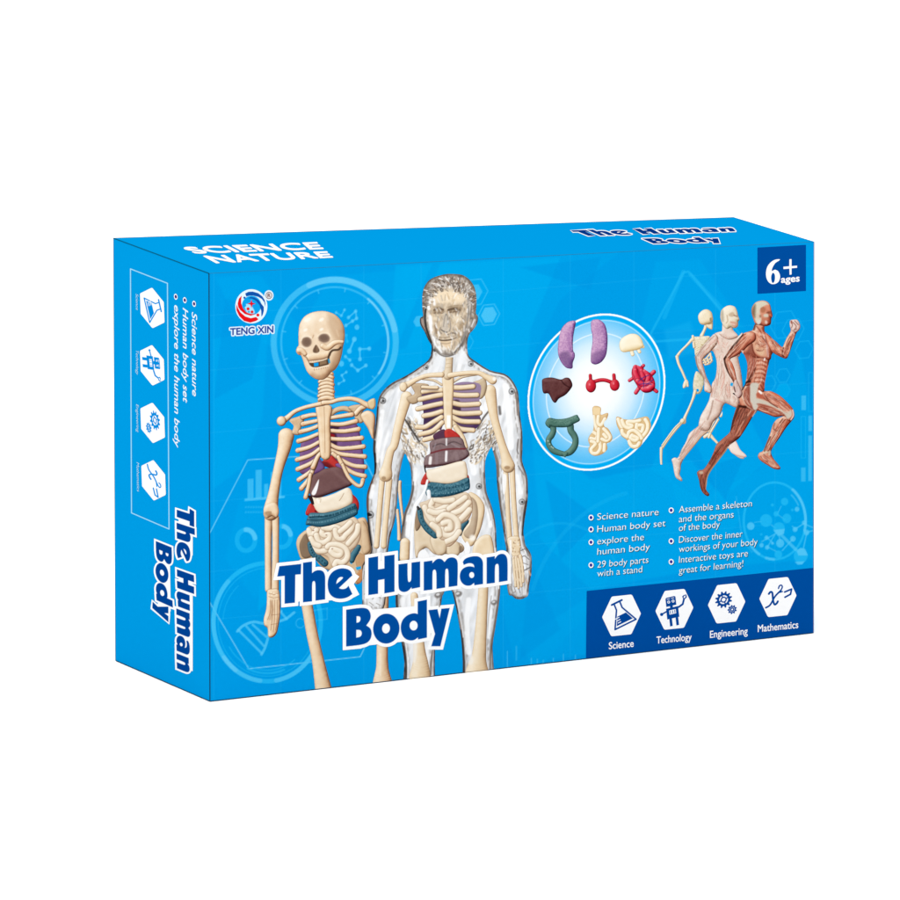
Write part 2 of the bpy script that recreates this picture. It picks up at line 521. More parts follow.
    # bars on the right edge
    for x0, x1, y0, y1, o in [(801.3, 805.8, 396, 410.5, .6), (808.4, 812, 416, 431.5, .6), (808.2, 811.8, 436, 481.5, .6), (801, 805.5, 468, 482, .55)]:
        a.fill([(x0, y0), (x1, y0), (x1, y1), (x0, y1)], L2, op=o, **S)
    for x0, x1, y0, y1 in [(801, 805.5, 417, 458.5), (808.5, 813, 373, 412)]:
        a.stroke([(x0, y0), (x1, y0), (x1, y1), (x0, y1)], .8, L1, op=.55, closed=True, **S)
    # molecule wheel
    z = Z(740, 480, 9.0)
    ring(774.5, 521.5, 31, 38.5, 2.2, L1, .8); ring(774.5, 521.5, 31, 38.5, 2.6, L2, .8, -.95, .25)
    ring(774.5, 521.5, 31, 38.5, 2.6, L2, .7, 1.6, 1.85); ring(774.5, 521.5, 31, 38.5, 2.6, L2, .6, 2.1, 2.5); ring(774.5, 521.5, 27, 33, 1.4, L2, .6, -.9, -.5)
    for x0, y0, x1, y1, w in [(370, 240, 340, 300, .8), (130, 385, 190, 380, .8), (280, 410, 320, 440, .9), (330, 310, 400, 360, .8), (370, 500, 520, 650, 3.0),
                              (350, 470, 195, 560, 1.2), (240, 520, 300, 580, 1.1), (245, 610, 310, 500, 1.1), (350, 500, 360, 560, 1.2), (380, 640, 470, 540, 1.2),
                              (250, 610, 330, 650, 1), (470, 420, 495, 450, 1), (500, 445, 575, 395, 1.3), (575, 400, 660, 435, 1.3), (600, 480, 570, 620, 1.3), (600, 475, 660, 460, 1.3)]:
        a.stroke(z([(x0, y0), (x1, y1)]), w, L2, op=.65, **S)
    for x, y, r, c in [(400, 200, 33, L1), (290, 230, 13, L1), (233, 370, 55, L1), (95, 420, 33, L2), (420, 350, 40, L1), (350, 440, 52, L1), (325, 310, 24, L1),
                       (512, 268, 21, L2), (470, 275, 12, L1), (495, 450, 22, L2), (577, 390, 20, L2), (598, 478, 24, L2), (360, 575, 36, L2), (475, 535, 25, L2),
                       (237, 525, 18, L2), (192, 593, 19, L2), (243, 612, 19, L2), (290, 575, 12, L2), (190, 495, 10, L1), (345, 675, 34, L1), (545, 690, 62, L1)]:
        p = z([(x, y)])[0]
        a.fill(ell(p[0], p[1], r / 9, r / 8.6), c, op=.75, **S)
    a.fill(z([(300, 455), (400, 445), (395, 490), (340, 510)]), L2, op=.8, **S)
    a.fill(z([(510, 640), (545, 615), (585, 625), (610, 685), (525, 685)]), L2, op=.8, **S)
    a.fill(z([(490, 742), (580, 738), (560, 765), (520, 768)]), L2, op=.8, **S)
    a.stroke([(736, 497), (742, 540), (752, 553)], 1.0, L2, op=.35, **S)
    return a
front_background().lay('front_artwork', FRONT, 0, box)

# ================================================================== FRONT: skeleton picture
BONE = [(84, 54, 36), (146, 104, 72), (206, 168, 130), (234, 206, 170), (252, 238, 214)]
TAN = [(98, 72, 52), (150, 118, 88), (190, 158, 122), (212, 182, 146), (232, 206, 172)]
CREAM = [(150, 118, 92), (200, 176, 146), (228, 210, 184), (240, 226, 204), (252, 243, 226)]
LUNG = [(48, 26, 60), (82, 50, 96), (112, 76, 124), (140, 104, 150)]
LIVER = [(48, 26, 28), (82, 52, 54), (106, 74, 74), (128, 96, 94)]
TEAL = [(14, 40, 54), (30, 70, 88), (52, 98, 116), (92, 138, 152)]
RED = [(84, 10, 14), (140, 26, 28), (180, 44, 42), (206, 80, 70)]
BROWN = (104, 70, 46)
skeleton = empty('skeleton_picture', box)

# pelvis and legs
a = Art(290, 500, 412, 692, 0.5)
z = Z(290, 510, 9)
T = lambda p, r, c=BONE, **k: a.tube(p, r, c, line=BROWN, **k)
a.blob(z([(610, 90), (670, 82), (700, 150), (722, 260), (725, 390), (690, 480), (655, 600), (620, 665), (580, 660), (540, 560), (480, 520), (430, 560), (330, 540), (250, 480), (240, 400), (350, 300), (560, 150)]), TAN, 5, line=BROWN)
a.blob(z([(58, 310), (75, 250), (120, 205), (150, 195), (170, 240), (190, 330), (220, 400), (245, 440), (180, 470), (105, 450), (75, 385)]), TAN, 3.2, line=BROWN)
a.blob(z([(85, 330), (110, 260), (145, 225), (170, 300), (205, 400), (150, 440), (105, 420)]), [(92, 74, 58), (120, 98, 78), (146, 122, 98)], 2.5)
a.blob(z([(640, 110), (690, 160), (712, 290), (715, 380), (660, 400), (640, 300)]), TAN, 4)
a.blob(z([(590, 400), (660, 410), (690, 450), (640, 560), (600, 520)]), [(130, 96, 68), (176, 136, 98), (204, 164, 122)], 3)
a.blob(z([(590, 600), (650, 540), (660, 600), (630, 665), (590, 650)]), [(120, 76, 44), (176, 118, 74), (206, 150, 100)], 2)
for p in ([(610, 325), (630, 340), (625, 375), (608, 360)], [(545, 460), (562, 470), (552, 492), (538, 480)], [(592, 525), (632, 516), (634, 534), (600, 545)], [(615, 395), (600, 410), (596, 385)]):
    a.fill(z(p), (20, 165, 225))
T([(303, 590), (307, 607), (312, 635), (318, 662), (325, 700)], [5.0, 5.2, 5.4, 5.8, 8.8])
T([(383, 590), (382, 648), (382, 667), (382, 676), (382.5, 690)], [5.2, 5.3, 5.8, 7.4, 11])
a.stroke([(380, 655), (380, 676)], 1.2, (252, 238, 214), op=.7, soft=1.5)
for p in front_ring and [[(205, 702.3), (420, 678.0), (420, 740), (205, 740)]]: a.cut(p)
a.lay('pelvis_and_legs', FRONT, 1.0, skeleton)

# arm and hand on the left
a = Art(258, 420, 306, 645, 0.45)
z = Z(250, 430, 6)
for off in (0,):
    T([(262.5 + 5.8, 519), (268, 545), (268.2, 590)], [3.5, 3.1, 3.0]); T([(275.3, 519), (275.5, 545), (275, 592)], [3.4, 3.0, 3.4])
a.tube([(286, 437), (284, 449), (278, 471), (273.5, 494), (271, 508), (270.6, 514)], [7.6, 6.2, 4.6, 5.0, 6.6, 7.0], BONE, line=BROWN)
a.blob(z([(80, 490), (95, 455), (140, 440), (165, 460), (172, 500), (160, 530), (130, 520), (100, 530)]), BONE, 4)
a.fill(z([(90, 500), (125, 495), (122, 518), (104, 522)]), (146, 108, 74), sm=True, op=.6, soft=1.2)
z = Z(255, 480, 5.3)
a.blob(z([(66, 592), (90, 584), (122, 588), (131, 640), (130, 720), (122, 775), (112, 815), (92, 836), (72, 832), (68, 790), (50, 772), (48, 738), (60, 690), (64, 640)]), BONE, 3.2, line=BROWN)
for p in ([(82, 640), (80, 700), (66, 745)], [(92, 640), (90, 740), (82, 800)], [(104, 640), (102, 740), (96, 810)], [(116, 640), (116, 740), (108, 800)]):
    a.stroke(z(p), .55, (146, 96, 62), sm=True, op=.75)
for p in ([(74, 605), (100, 612), (124, 604)], [(72, 622), (98, 630), (126, 624)], [(86, 720), (124, 716)], [(84, 770), (120, 764)]):
    a.stroke(z(p), .6, (150, 104, 72), op=.6)
for p in [(84, 600), (98, 604), (88, 615), (112, 612)]: a.fill(ell(*z([p])[0], .8, .8), (250, 236, 212), op=.8, clip=True)
a.stroke(z([(84, 650), (92, 690), (78, 740)]), 2.2, (150, 106, 74), op=.35, soft=2)
a.lay('arm', FRONT, 1.7, skeleton)

# lungs and heart behind the ribs
z = Z(270, 390, 8.18)
a = Art(292, 415, 372, 480, 0.5)
a.blob(z([(262, 420), (390, 370), (405, 480), (405, 560), (430, 600), (430, 660), (360, 690), (250, 690), (240, 600)]), LUNG, 4)
a.blob(z([(495, 300), (600, 270), (705, 285), (740, 400), (758, 520), (768, 690), (690, 690), (610, 640), (540, 580), (495, 520)]), LUNG, 4)
for p in ([(490, 300), (560, 300), (550, 345), (490, 340)], [(490, 360), (540, 370), (540, 480), (490, 470)], [(350, 300), (395, 320), (395, 360), (300, 380)]):
    a.fill(z(p), (46, 22, 40), sm=True, op=.8, clip=True, soft=2)
a.fill(z([(490, 365), (525, 372), (522, 395), (490, 396)]), (150, 24, 30), sm=True, op=.9, clip=True, soft=.8)
a.fill(z([(400, 480), (495, 480), (495, 560), (400, 560)]), (60, 30, 60), clip=False)
a.lay('lungs', FRONT, 1.2, skeleton)
a = Art(308, 452, 354, 482, 0.45)
a.blob(z([(425, 600), (450, 570), (500, 545), (535, 580), (572, 612), (560, 640), (500, 645), (440, 625)]), RED, 3, line=(60, 14, 18))
a.fill(z([(425, 590), (470, 600), (520, 640), (430, 640)]), (70, 20, 26), sm=True, op=.6, clip=True, soft=2)
a.blob(z([(350, 690), (365, 620), (385, 585), (430, 610), (442, 650), (400, 680)]), LUNG, 3, line=(40, 22, 48))
a.blob(z([(535, 620), (560, 608), (600, 620), (612, 668), (570, 650)]), [(70, 42, 90), (108, 72, 128), (140, 100, 160)], 2, line=(40, 22, 48))
a.lay('heart', FRONT, 1.3, skeleton)

# liver
a = Art(305, 462, 355, 505, 0.45)
z2 = Z(290, 465, 10)
a.fill(z2([(175, 320), (215, 320), (240, 400), (225, 420), (200, 370)]), (44, 26, 28), sm=True)
a.blob(z([(335, 780), (350, 710), (400, 680), (440, 655), (475, 648), (515, 640), (560, 640), (605, 668), (630, 715), (668, 775), (600, 810), (450, 868), (395, 886), (350, 880), (322, 845)]), LIVER, 4.5, line=(44, 24, 26), tex=.05)
a.fill(z([(397, 738), (390, 800), (372, 855), (350, 868), (338, 850), (362, 800)]), (252, 250, 250), sm=True, op=.95, clip=True, soft=.7)
a.stroke(z([(510, 650), (540, 690), (640, 770)]), 2.5, (132, 102, 100), op=.45, soft=2.5)
a.stroke(z([(350, 880), (450, 862), (600, 805), (664, 774)]), 1.0, (48, 28, 30), op=.7, soft=1)
a.lay('liver', FRONT, 1.5, skeleton)

# kidneys, stomach, colon, intestines
a = Art(303, 490, 362, 520, 0.45)
a.blob(z2([(160, 505), (175, 435), (205, 395), (250, 430), (300, 480), (260, 510)]), RED, 3, line=(70, 20, 22))
a.blob(z2([(610, 310), (650, 330), (678, 375), (684, 425), (668, 470), (630, 450)]), RED, 3, line=(70, 20, 22))
a.fill(ell(*z2([(258, 470)])[0], 1.6, 1.4), (120, 24, 28), clip=True)
a.lay('kidneys', FRONT, 1.35, skeleton)
a = Art(308, 485, 356, 516, 0.45)
a.blob(z2([(208, 322), (260, 332), (335, 330), (440, 296), (520, 258), (575, 238), (608, 268), (622, 330), (612, 390), (540, 440), (430, 470), (330, 492), (272, 470), (232, 400)]), CREAM, 5, line=BROWN)
a.stroke(z2([(535, 290), (515, 330), (490, 365)]), .7, (170, 142, 112), sm=True, op=.8)
a.stroke(z2([(250, 345), (275, 350), (305, 345), (300, 380)]), .8, (176, 150, 122), sm=True, op=.5)
a.stroke(z2([(270, 350), (285, 385)]), 2, (254, 248, 236), op=.8, soft=1)
a.lay('stomach', FRONT, 1.45, skeleton)

a = Art(302, 500, 366, 568, 0.42)
zd = Z(290, 510, 9)
a.tube(zd([(180, 315), (190, 370), (215, 410), (258, 440), (310, 485)]), [2.6, 2.6, 2.8, 3.2, 3.4], TEAL, line=(12, 34, 46))
a.tube(zd([(615, 340), (590, 380), (565, 420), (555, 460)]), [2.2, 2.8, 3.0, 2.4], TEAL, line=(12, 34, 46))
def beads(p, n, c, r, seed):
    q = smooth(p, False, 12); rr = random.Random(seed)
    for i in np.linspace(0, len(q) - 1, n).astype(int):
        a.fill(ell(q[i][0] + rr.uniform(-.15, .15), q[i][1], r * rr.uniform(.8, 1.1), r * 1.2, n=10), c, op=.75, clip=True)
beads(zd([(180, 315), (190, 370), (215, 410), (258, 440), (310, 485)]), 9, (18, 50, 64), .8, 3)
a.lay('lower_colon', FRONT, 1.4, skeleton)

INTEST = zd([(148, 215), (165, 160), (260, 152), (380, 128), (480, 100), (565, 72), (612, 110), (634, 180), (626, 262), (592, 332), (545, 380), (536, 450), (505, 492), (470, 512), (430, 520), (375, 512), (345, 440), (300, 412), (242, 402), (206, 345), (182, 290)])
COILS = [zd(p) for p in ([(165, 190), (185, 225), (215, 215), (235, 190)], [(235, 235), (255, 290), (300, 300), (345, 270), (350, 230), (310, 235), (285, 215), (300, 165)],
        [(300, 165), (350, 175), (400, 160), (440, 175)], [(405, 190), (420, 250), (470, 265), (500, 230), (545, 185), (560, 140)], [(520, 310), (560, 265), (600, 210), (610, 150)],
        [(215, 350), (260, 375), (320, 370), (350, 330)], [(335, 340), (360, 320), (430, 320), (490, 350), (515, 400), (505, 450), (465, 480), (420, 470), (400, 500)],
        [(365, 380), (400, 410), (445, 415), (455, 385), (410, 365), (375, 360)], [(185, 265), (215, 310), (260, 330)], [(450, 200), (500, 160), (540, 120)])]
a = Art(303, 515, 364, 570, 0.42)
GUT = [(150, 116, 92), (196, 170, 142), (220, 198, 170), (234, 216, 192)]
a.blob(INTEST, GUT, 4, line=(110, 78, 56))
for c in COILS: a.tube(c, 2.75, CREAM, line=(158, 126, 100), lw=.5, lop=.6, clip=True)
for p in [(208, 192), (445, 242), (378, 357), (325, 232)]: a.fill(ell(*zd([p])[0], .9, .6), (150, 104, 84), op=.8, clip=True)
a.lay('small_intestine', FRONT, 1.55, skeleton)

a = Art(302, 498, 362, 530, 0.42)
a.blob(z2([(158, 600), (172, 545), (190, 505), (215, 488), (330, 490), (400, 478), (480, 458), (560, 425), (635, 392), (660, 420), (672, 470), (655, 508), (540, 562), (420, 602), (295, 626), (190, 608)]), TEAL, 4, line=(12, 36, 48))
beads(z2([(195, 530), (270, 522), (340, 522), (430, 505), (540, 465), (640, 425)]), 24, (20, 56, 72), 1.0, 4)
beads(z2([(200, 515), (270, 510), (330, 510)]), 8, (120, 165, 180), .7, 5)
beads(z2([(180, 582), (260, 585), (340, 575), (450, 550), (560, 505), (650, 470)]), 22, (112, 156, 170), .6, 6)
a.stroke(z2([(170, 555), (280, 560), (420, 530), (560, 475), (665, 435)]), .9, (16, 48, 62), sm=True, op=.7)
a.lay('colon_band', FRONT, 1.65, skeleton)

# rib cage, spine and shoulders
a = Art(274, 372, 380, 502, 0.42)
for p, r in [([(490, 205), (540, 172), (600, 158), (655, 170)], 2.3)]: a.tube(z(p), r, TAN, line=BROWN)
a.blob(z([(160, 255), (225, 228), (285, 210), (272, 260), (245, 330), (235, 372), (180, 360), (195, 300)]), TAN, 3, line=BROWN)
a.stroke(z([(165, 270), (215, 330)]), 2.4, (226, 196, 158), op=.9, soft=1)
a.blob(z([(640, 148), (720, 128), (775, 148), (745, 200), (758, 262), (730, 275), (700, 250), (680, 190)]), TAN, 3, line=BROWN)
a.tube(z([(700, 200), (735, 160), (770, 145)]), 2.2, BONE, line=BROWN)
a.blob(z([(742, 210), (790, 178), (838, 195), (856, 240), (850, 330), (840, 405), (800, 320), (762, 262)]), BONE, 4, line=BROWN)
def rib(p, r=1.88):
    a.stroke(np.array(z(p)) + [0.3, 2.1], 2.2, (34, 16, 34), sm=True, op=.55, soft=1.6, clip=True)
    a.tube(z(p), [r * .9] + [r] * (len(p) - 2) + [r * 1.12], BONE, line=(84, 52, 38), lw=.45, lop=.7)
    e = z(p)[-1]; a.fill(ell(e[0], e[1] + .3, 1.5, 1.4), (222, 152, 100), op=.45, clip=True, soft=1.6)
for p in ([(388, 210), (330, 214), (268, 230)], [(390, 258), (330, 272), (268, 286)], [(392, 302), (330, 328), (248, 350)], [(395, 366), (310, 402), (232, 426)],
          [(400, 434), (320, 476), (226, 502)], [(402, 490), (330, 542), (222, 578)], [(412, 528), (345, 600), (226, 656)], [(385, 566), (345, 662), (236, 742)], [(345, 672), (312, 742), (256, 812)]): rib(p)
rib([(328, 700), (314, 790), (290, 884)], 1.7)
rib([(412, 525), (385, 560), (350, 640)], 1.9)
for p in ([(492, 236), (580, 222), (668, 208)], [(492, 286), (590, 288), (702, 262)], [(492, 340), (600, 346), (722, 328)], [(492, 406), (600, 412), (748, 400)],
          [(492, 452), (560, 484), (660, 482), (762, 470)], [(495, 498), (570, 530), (680, 544), (772, 552)], [(512, 528), (585, 582), (680, 626), (775, 636)], [(556, 556), (605, 636), (690, 690), (772, 712)]): rib(p)
rib([(592, 620), (640, 718), (700, 780), (742, 790), (758, 742)], 1.6)
# neck
a.blob(z([(425, -140), (500, -140), (510, -60), (500, 0), (515, 60), (520, 120), (395, 120), (405, 60), (410, 0), (415, -60)]), TAN, 4)
for i in range(8):
    y = -128 + i * 29; wx = 2 if i % 2 else -3
    a.tube(z([(412 - i * 1.5 + wx, y + 10), (430, y), (470, y - 6), (505 + i + wx, y + 4)]), [1.5, 2.0, 2.1, 1.6], BONE, line=(112, 74, 48), lw=.55, lop=.75)
    a.fill(ell(*z([(508 + i, y + 6)])[0], 1.3, 1.2), (214, 142, 92), op=.7, clip=True, soft=1)
    a.fill(ell(*z([(414 - i, y + 12)])[0], 1.0, 1.0), (176, 124, 84), op=.5, clip=True, soft=1)
a.blob(z([(380, 138), (430, 122), (492, 138), (503, 175), (488, 260), (492, 400), (490, 540), (468, 574), (440, 574), (414, 540), (400, 400), (390, 260), (376, 180)]), BONE, 3.5, line=BROWN)
a.stroke(z([(440, 145), (444, 300), (448, 520)]), .55, (170, 128, 92), op=.85)
a.stroke(z([(492, 140), (530, 135), (510, 175)]), 1.4, (182, 146, 110), op=.8)
a.tube(z([(92, 268), (140, 235), (200, 185), (280, 152), (360, 132), (432, 116)]), [3.4, 2.4, 1.9, 1.75, 1.8, 2.1], BONE, line=BROWN)
a.fill(ell(*z([(88, 262)])[0], 4, 4.3), (226, 190, 150)); a.blob(ell(*z([(92, 262)])[0], 4.4, 4.6), BONE, 4, sm=False, line=BROWN)
a.tube(z([(435, 112), (500, 106), (560, 88), (650, 78), (720, 92), (780, 124), (815, 135)]), [2.1, 1.8, 1.8, 1.9, 2.0, 2.5, 3.0], BONE, line=BROWN)
a.blob(z([(800, 102), (850, 78), (858, 132), (838, 162), (812, 150)]), [(140, 106, 70), (206, 176, 130), (238, 218, 176)], 2.5, line=BROWN)
a.lay('rib_cage_and_shoulders', FRONT, 1.75, skeleton)

# skull
a = Art(294, 309, 347, 383, 0.38)
z = Z(290, 305, 11.25)
a.blob(z([(340, 82), (420, 90), (500, 122), (560, 182), (598, 255), (608, 340), (602, 420), (588, 480), (576, 560), (548, 655), (505, 728), (455, 765), (425, 805), (370, 845), (300, 842), (240, 808), (195, 760), (168, 700), (150, 640), (124, 576), (92, 564), (70, 532), (78, 492), (98, 462), (96, 380), (100, 290), (112, 222), (160, 146), (240, 100)]),
       [(120, 86, 62), (186, 148, 114), (224, 194, 160), (236, 212, 182), (250, 236, 214)], 13, line=BROWN, lw=.4)
a.fill(z([(430, 110), (520, 150), (600, 260), (600, 420), (560, 430), (500, 400), (450, 300), (420, 200)]), (178, 142, 108), sm=True, op=.42, clip=True, soft=5)
a.fill(z([(500, 560), (570, 500), (575, 580), (540, 670), (470, 750), (440, 740)]), (160, 122, 90), sm=True, op=.5, clip=True, soft=4)
a.fill(z([(250, 770), (330, 800), (420, 780), (440, 740), (400, 830), (300, 842), (230, 805)]), (170, 128, 94), sm=True, op=.4, clip=True, soft=3)
a.tube(z([(365, 470), (420, 490), (490, 440), (540, 425), (585, 425)]), [2.6, 2.8, 2.6, 2.0, 1.6], BONE, line=(150, 112, 80), lop=.4, clip=True)
a.tube(z([(100, 520), (130, 525), (165, 560)]), [2.6, 2.6, 2.0], BONE, line=(150, 112, 80), lop=.35, clip=True)
a.stroke(z([(118, 568), (95, 560), (90, 545)]), 1.2, (206, 120, 80), op=.5, soft=1.2)
a.tube(z([(215, 600), (290, 585), (360, 575), (420, 560)]), [3.6, 4.2, 4.2, 3.2], BONE, clip=True, op=.8)
a.fill(z([(210, 665), (262, 660), (300, 652), (360, 640), (420, 622), (434, 660), (425, 680), (380, 692), (300, 710), (245, 706)]), (84, 62, 44), sm=True, clip=True, soft=.8)
a.fill(z([(330, 650), (405, 632), (410, 668), (330, 690)]), (140, 112, 84), clip=True, soft=1)
a.fill(z([(264, 664), (316, 655), (318, 694), (268, 705)]), (12, 158, 232), clip=True, soft=.6)
for p in ([(425, 640), (432, 590), (448, 550), (478, 520), (540, 512), (566, 488)], ): a.stroke(z(p), 2.0, (74, 56, 42), sm=True, op=.95, soft=.8)
a.stroke(z([(432, 625), (438, 655)]), 2.0, (40, 150, 200), op=.9, soft=.8)
a.stroke(z([(150, 580), (185, 605), (210, 655)]), 1.1, (126, 94, 68), sm=True, op=.75, soft=.9)
for i in range(8):
    x = 235 + i * 25
    a.stroke(z([(x, 625 + 28 - i * 5.5 - 18), (x, 650 - i * 5)]), .45, (176, 140, 108), op=.7)
    a.stroke(z([(x + 35, 722 - i * 2), (x + 37, 745 - i * 5)]), .55, (150, 114, 84), op=.8)
a.stroke(z([(230, 715), (300, 722), (430, 690)]), .9, (252, 238, 216), op=.8, soft=.8)
a.fill(ell(*z([(182, 425)])[0], 5.0, 5.2, -.4), (146, 120, 100), clip=True, soft=2.0)
a.fill(ell(*z([(186, 428)])[0], 3.7, 3.8, -.4), (112, 90, 76), clip=True, soft=3.2, op=.8)
a.fill(ell(*z([(380, 385)])[0], 5.7, 4.7, .1), (148, 122, 104), clip=True, soft=2.0)
a.fill(ell(*z([(378, 380)])[0], 4.4, 3.4, .1), (110, 88, 76), clip=True, soft=3.2, op=.8)
a.stroke(z([(330, 420), (380, 438), (435, 425)]), .9, (226, 198, 166), sm=True, op=.5, soft=1)
a.fill(z([(290, 458), (318, 495), (328, 525), (305, 548), (265, 546), (254, 522), (268, 485)]), (112, 86, 66), sm=True, clip=True, soft=1)
a.stroke(z([(300, 470), (303, 540)]), .9, (168, 136, 108), op=.6, soft=.9)
a.stroke(z([(120, 410), (140, 375), (200, 362), (240, 380)]), 1.3, (252, 238, 216), sm=True, op=.7, soft=1.4)
a.stroke(z([(310, 360), (350, 330), (420, 325), (450, 360)]), 1.3, (250, 234, 210), sm=True, op=.7, soft=1.4)
a.stroke(z([(250, 380), (262, 350)]), 1.0, (180, 144, 112), op=.7, soft=1)
a.stroke(z([(520, 290), (530, 330), (545, 360)]), .9, (226, 198, 166), op=.7, soft=1)
for x, y, r in [(195, 175, 2.6), (170, 292, 1.6), (350, 175, 2.0), (350, 285, 1.5)]: a.fill(ell(*z([(x, y)])[0], r * 1.3, r * .8, -.5), (255, 250, 238), op=.85, clip=True, soft=1.8)
a.lay('skull', FRONT, 1.85, skeleton)

# ================================================================== FRONT: clear human body picture
clear = empty('clear_body_picture', box)
zA, zB, zC, zD = Z(370, 350, 9), Z(445, 350, 9), Z(365, 440, 9), Z(440, 440, 9)
zH, zL, zE, zF = Z(410, 265, 9), Z(370, 540, 5.294), Z(485, 530, 11.25), Z(370, 400, 5.294)
zP = Z(395, 480, 8.18)
outline = (zH([(300, 92), (390, 88), (470, 98), (530, 138), (572, 200), (592, 280), (592, 380), (588, 440), (606, 470), (600, 530), (562, 592), (532, 625), (512, 690), (512, 780), (530, 830)])
           + [(475, 362), (489.4, 371), (504, 374.6), (511.7, 381), (517, 391), (518.3, 400), (519.6, 416.7), (521.7, 432), (522, 450), (521.7, 462), (526.5, 476.7), (527.4, 489), (527, 502), (524.5, 518), (522.9, 532)]
           + zE([(436, 100), (450, 180), (490, 240), (517, 310), (519, 440), (510, 530), (490, 640), (480, 740), (442, 770), (400, 786), (340, 780), (300, 746), (265, 736), (245, 640), (240, 500), (235, 230), (221, 150), (200, 0)])
           + zD([(530, 580), (510, 400), (500, 220), (470, 95), (456, 70), (410, 160), (400, 250), (405, 380), (416, 480), (452, 580), (482, 680), (500, 820)])
           + [(496.2, 549), (499, 575), (499.8, 589), (498.2, 606), (494.7, 629), (492, 647.7), (491.2, 680), (463, 690), (462.3, 673), (462.3, 661), (460.7, 638), (457, 615.5), (452, 593), (447, 586),
              (442.9, 595), (441, 602), (434.6, 650), (432, 690), (405, 690), (404, 663), (401, 642), (396.6, 615.5), (395.2, 598), (398, 565)]
           + zC([(318, 890), (330, 780), (350, 660), (390, 560), (415, 450), (415, 350), (405, 250), (380, 172), (356, 128), (330, 200), (302, 350), (290, 500), (280, 620), (260, 750), (222, 880)])
           + [(386, 566), (386, 590), (383, 610), (372, 613), (362, 606), (360.5, 585), (362, 566), (370.5, 553)]
           + zC([(45, 940), (25, 800), (14, 650), (10, 560), (20, 470), (58, 360), (80, 300), (80, 200), (70, 100), (72, 20)])
           + zA([(30, 800), (50, 650), (60, 520), (80, 430), (120, 368), (200, 300), (300, 250), (400, 190), (515, 105), (545, 45)])
           + zH([(180, 830), (192, 740), (160, 680), (130, 612), (90, 542), (88, 485), (114, 466), (108, 400), (108, 280), (128, 200), (185, 132)]))
a = Art(362, 270, 532, 694, 0.5)
body = smooth(outline, True, 3)
w = (slice(None), slice(None))
s = a.poly_sdf(w, [body])
X, Y = a.X, a.Y
n1 = value_noise(X + 0.25 * Y, Y * 0.22, 3.2, 11); n2 = value_noise(X, Y, 5.0, 12); n3 = value_noise(X, Y * 0.5, 1.6, 13)
n4 = value_noise(X + .3 * Y, Y * 0.12, 2.0, 17)
g = 206 + 40 * n1 ** .7 + 22 * (n2 - .5) - 46 * np.clip(n4 - .62, 0, 1) + 12
n5 = value_noise(X + .2 * Y, Y * .3, 6.0, 19)
base = np.stack([g - 8 * n5, g - 5 * n5, g - 1 * n5], -1) - 10 * (n2[..., None])
base = np.clip(base, 0, 255)
band = np.clip(1 + s / 3.4, 0, 1) ** 0.8 * np.clip(0.35 + 1.1 * n2, 0, 1)
inner = np.exp(-((s + 4.5) / 1.4) ** 2) * np.clip(n3 * 1.4 - .2, 0, 1) * 0.75
dark = np.stack([62 + 80 * n3, 54 + 76 * n3, 48 + 76 * n3], -1)
base = base * (1 - band[..., None]) + dark * band[..., None]
rimline = np.clip(1 - np.abs(s + .75) / .8, 0, 1) * np.clip(2.6 * value_noise(X, Y, 7.0, 29) - .5, 0, .95)
base = base * (1 - rimline[..., None]) + np.array([40, 32, 28]) * rimline[..., None]
base = base * (1 - inner[..., None]) + np.array([150, 144, 138]) * inner[..., None]
a.put(w, s, base)
S = dict(clip=True)
# strong refraction rims
def rim(p, wd, c=(52, 46, 42), op=.85, soft=1.0): a.stroke(p, wd, c, sm=True, op=op, soft=soft, clip=True)
rim(zC([(82, 20), (78, 110), (88, 200), (84, 300)]), 2.6); rim(zC([(84, 130), (90, 230), (80, 310)]), 2.0, (30, 26, 24))
rim(zC([(60, 380), (28, 480), (20, 560), (22, 640)]), 2.0, (104, 72, 58)); rim(zC([(20, 700), (32, 800), (52, 950)]), 2.6, (40, 38, 38))
rim(zA([(40, 800), (60, 640), (68, 520)]), 1.4); rim(zA([(90, 430), (130, 372), (210, 306), (310, 256), (410, 196), (520, 112)]), .9, (84, 70, 60))
rim(zH([(190, 840), (196, 760), (165, 690), (135, 620)]), 1.6, (44, 40, 38)); rim(zB([(215, 75), (280, 118), (400, 196), (530, 228), (598, 286), (640, 360)]), 1.1, (96, 82, 70))
rim(zB([(630, 390), (640, 480), (645, 590)]), 1.6, (120, 100, 88)); rim(zD([(725, 0), (722, 150), (735, 210)]), 1.6, (110, 100, 92)); rim(zD([(700, 0), (690, 90), (700, 130)]), 1.0, (90, 82, 78))
rim(zD([(735, 230), (770, 320), (778, 440)]), 1.5, (96, 88, 82)); rim(zD([(772, 560), (752, 680), (740, 860)]), 2.0, (58, 50, 46)); rim(zD([(700, 240), (750, 320)]), 1.2, (120, 116, 114))
rim(zD([(480, 100), (512, 200), (520, 330)]), 2.6, (128, 112, 100)); rim(zD([(520, 400), (530, 500), (545, 640), (575, 800)]), 2.0, (104, 92, 82))
rim(zD([(395, 180), (392, 300), (395, 400), (410, 480), (440, 580)]), 1.2, (120, 112, 106)); rim(zD([(450, 590), (478, 690), (492, 820)]), 1.2, (120, 104, 94))
rim(zC([(345, 140), (322, 210), (296, 350), (284, 500), (272, 640), (240, 800)]), 1.1, (112, 108, 108)); rim(zC([(425, 360), (424, 460), (400, 560), (360, 670), (345, 800), (330, 900)]), 2.2, (128, 120, 114))
rim(zC([(405, 230), (420, 330)]), 1.4, (130, 122, 118)); rim(zL([(140, 300), (146, 400), (172, 540), (186, 640), (190, 735)]), 2.4, (48, 42, 40)); rim(zL([(155, 460), (178, 560)]), 1.4, (120, 112, 106))
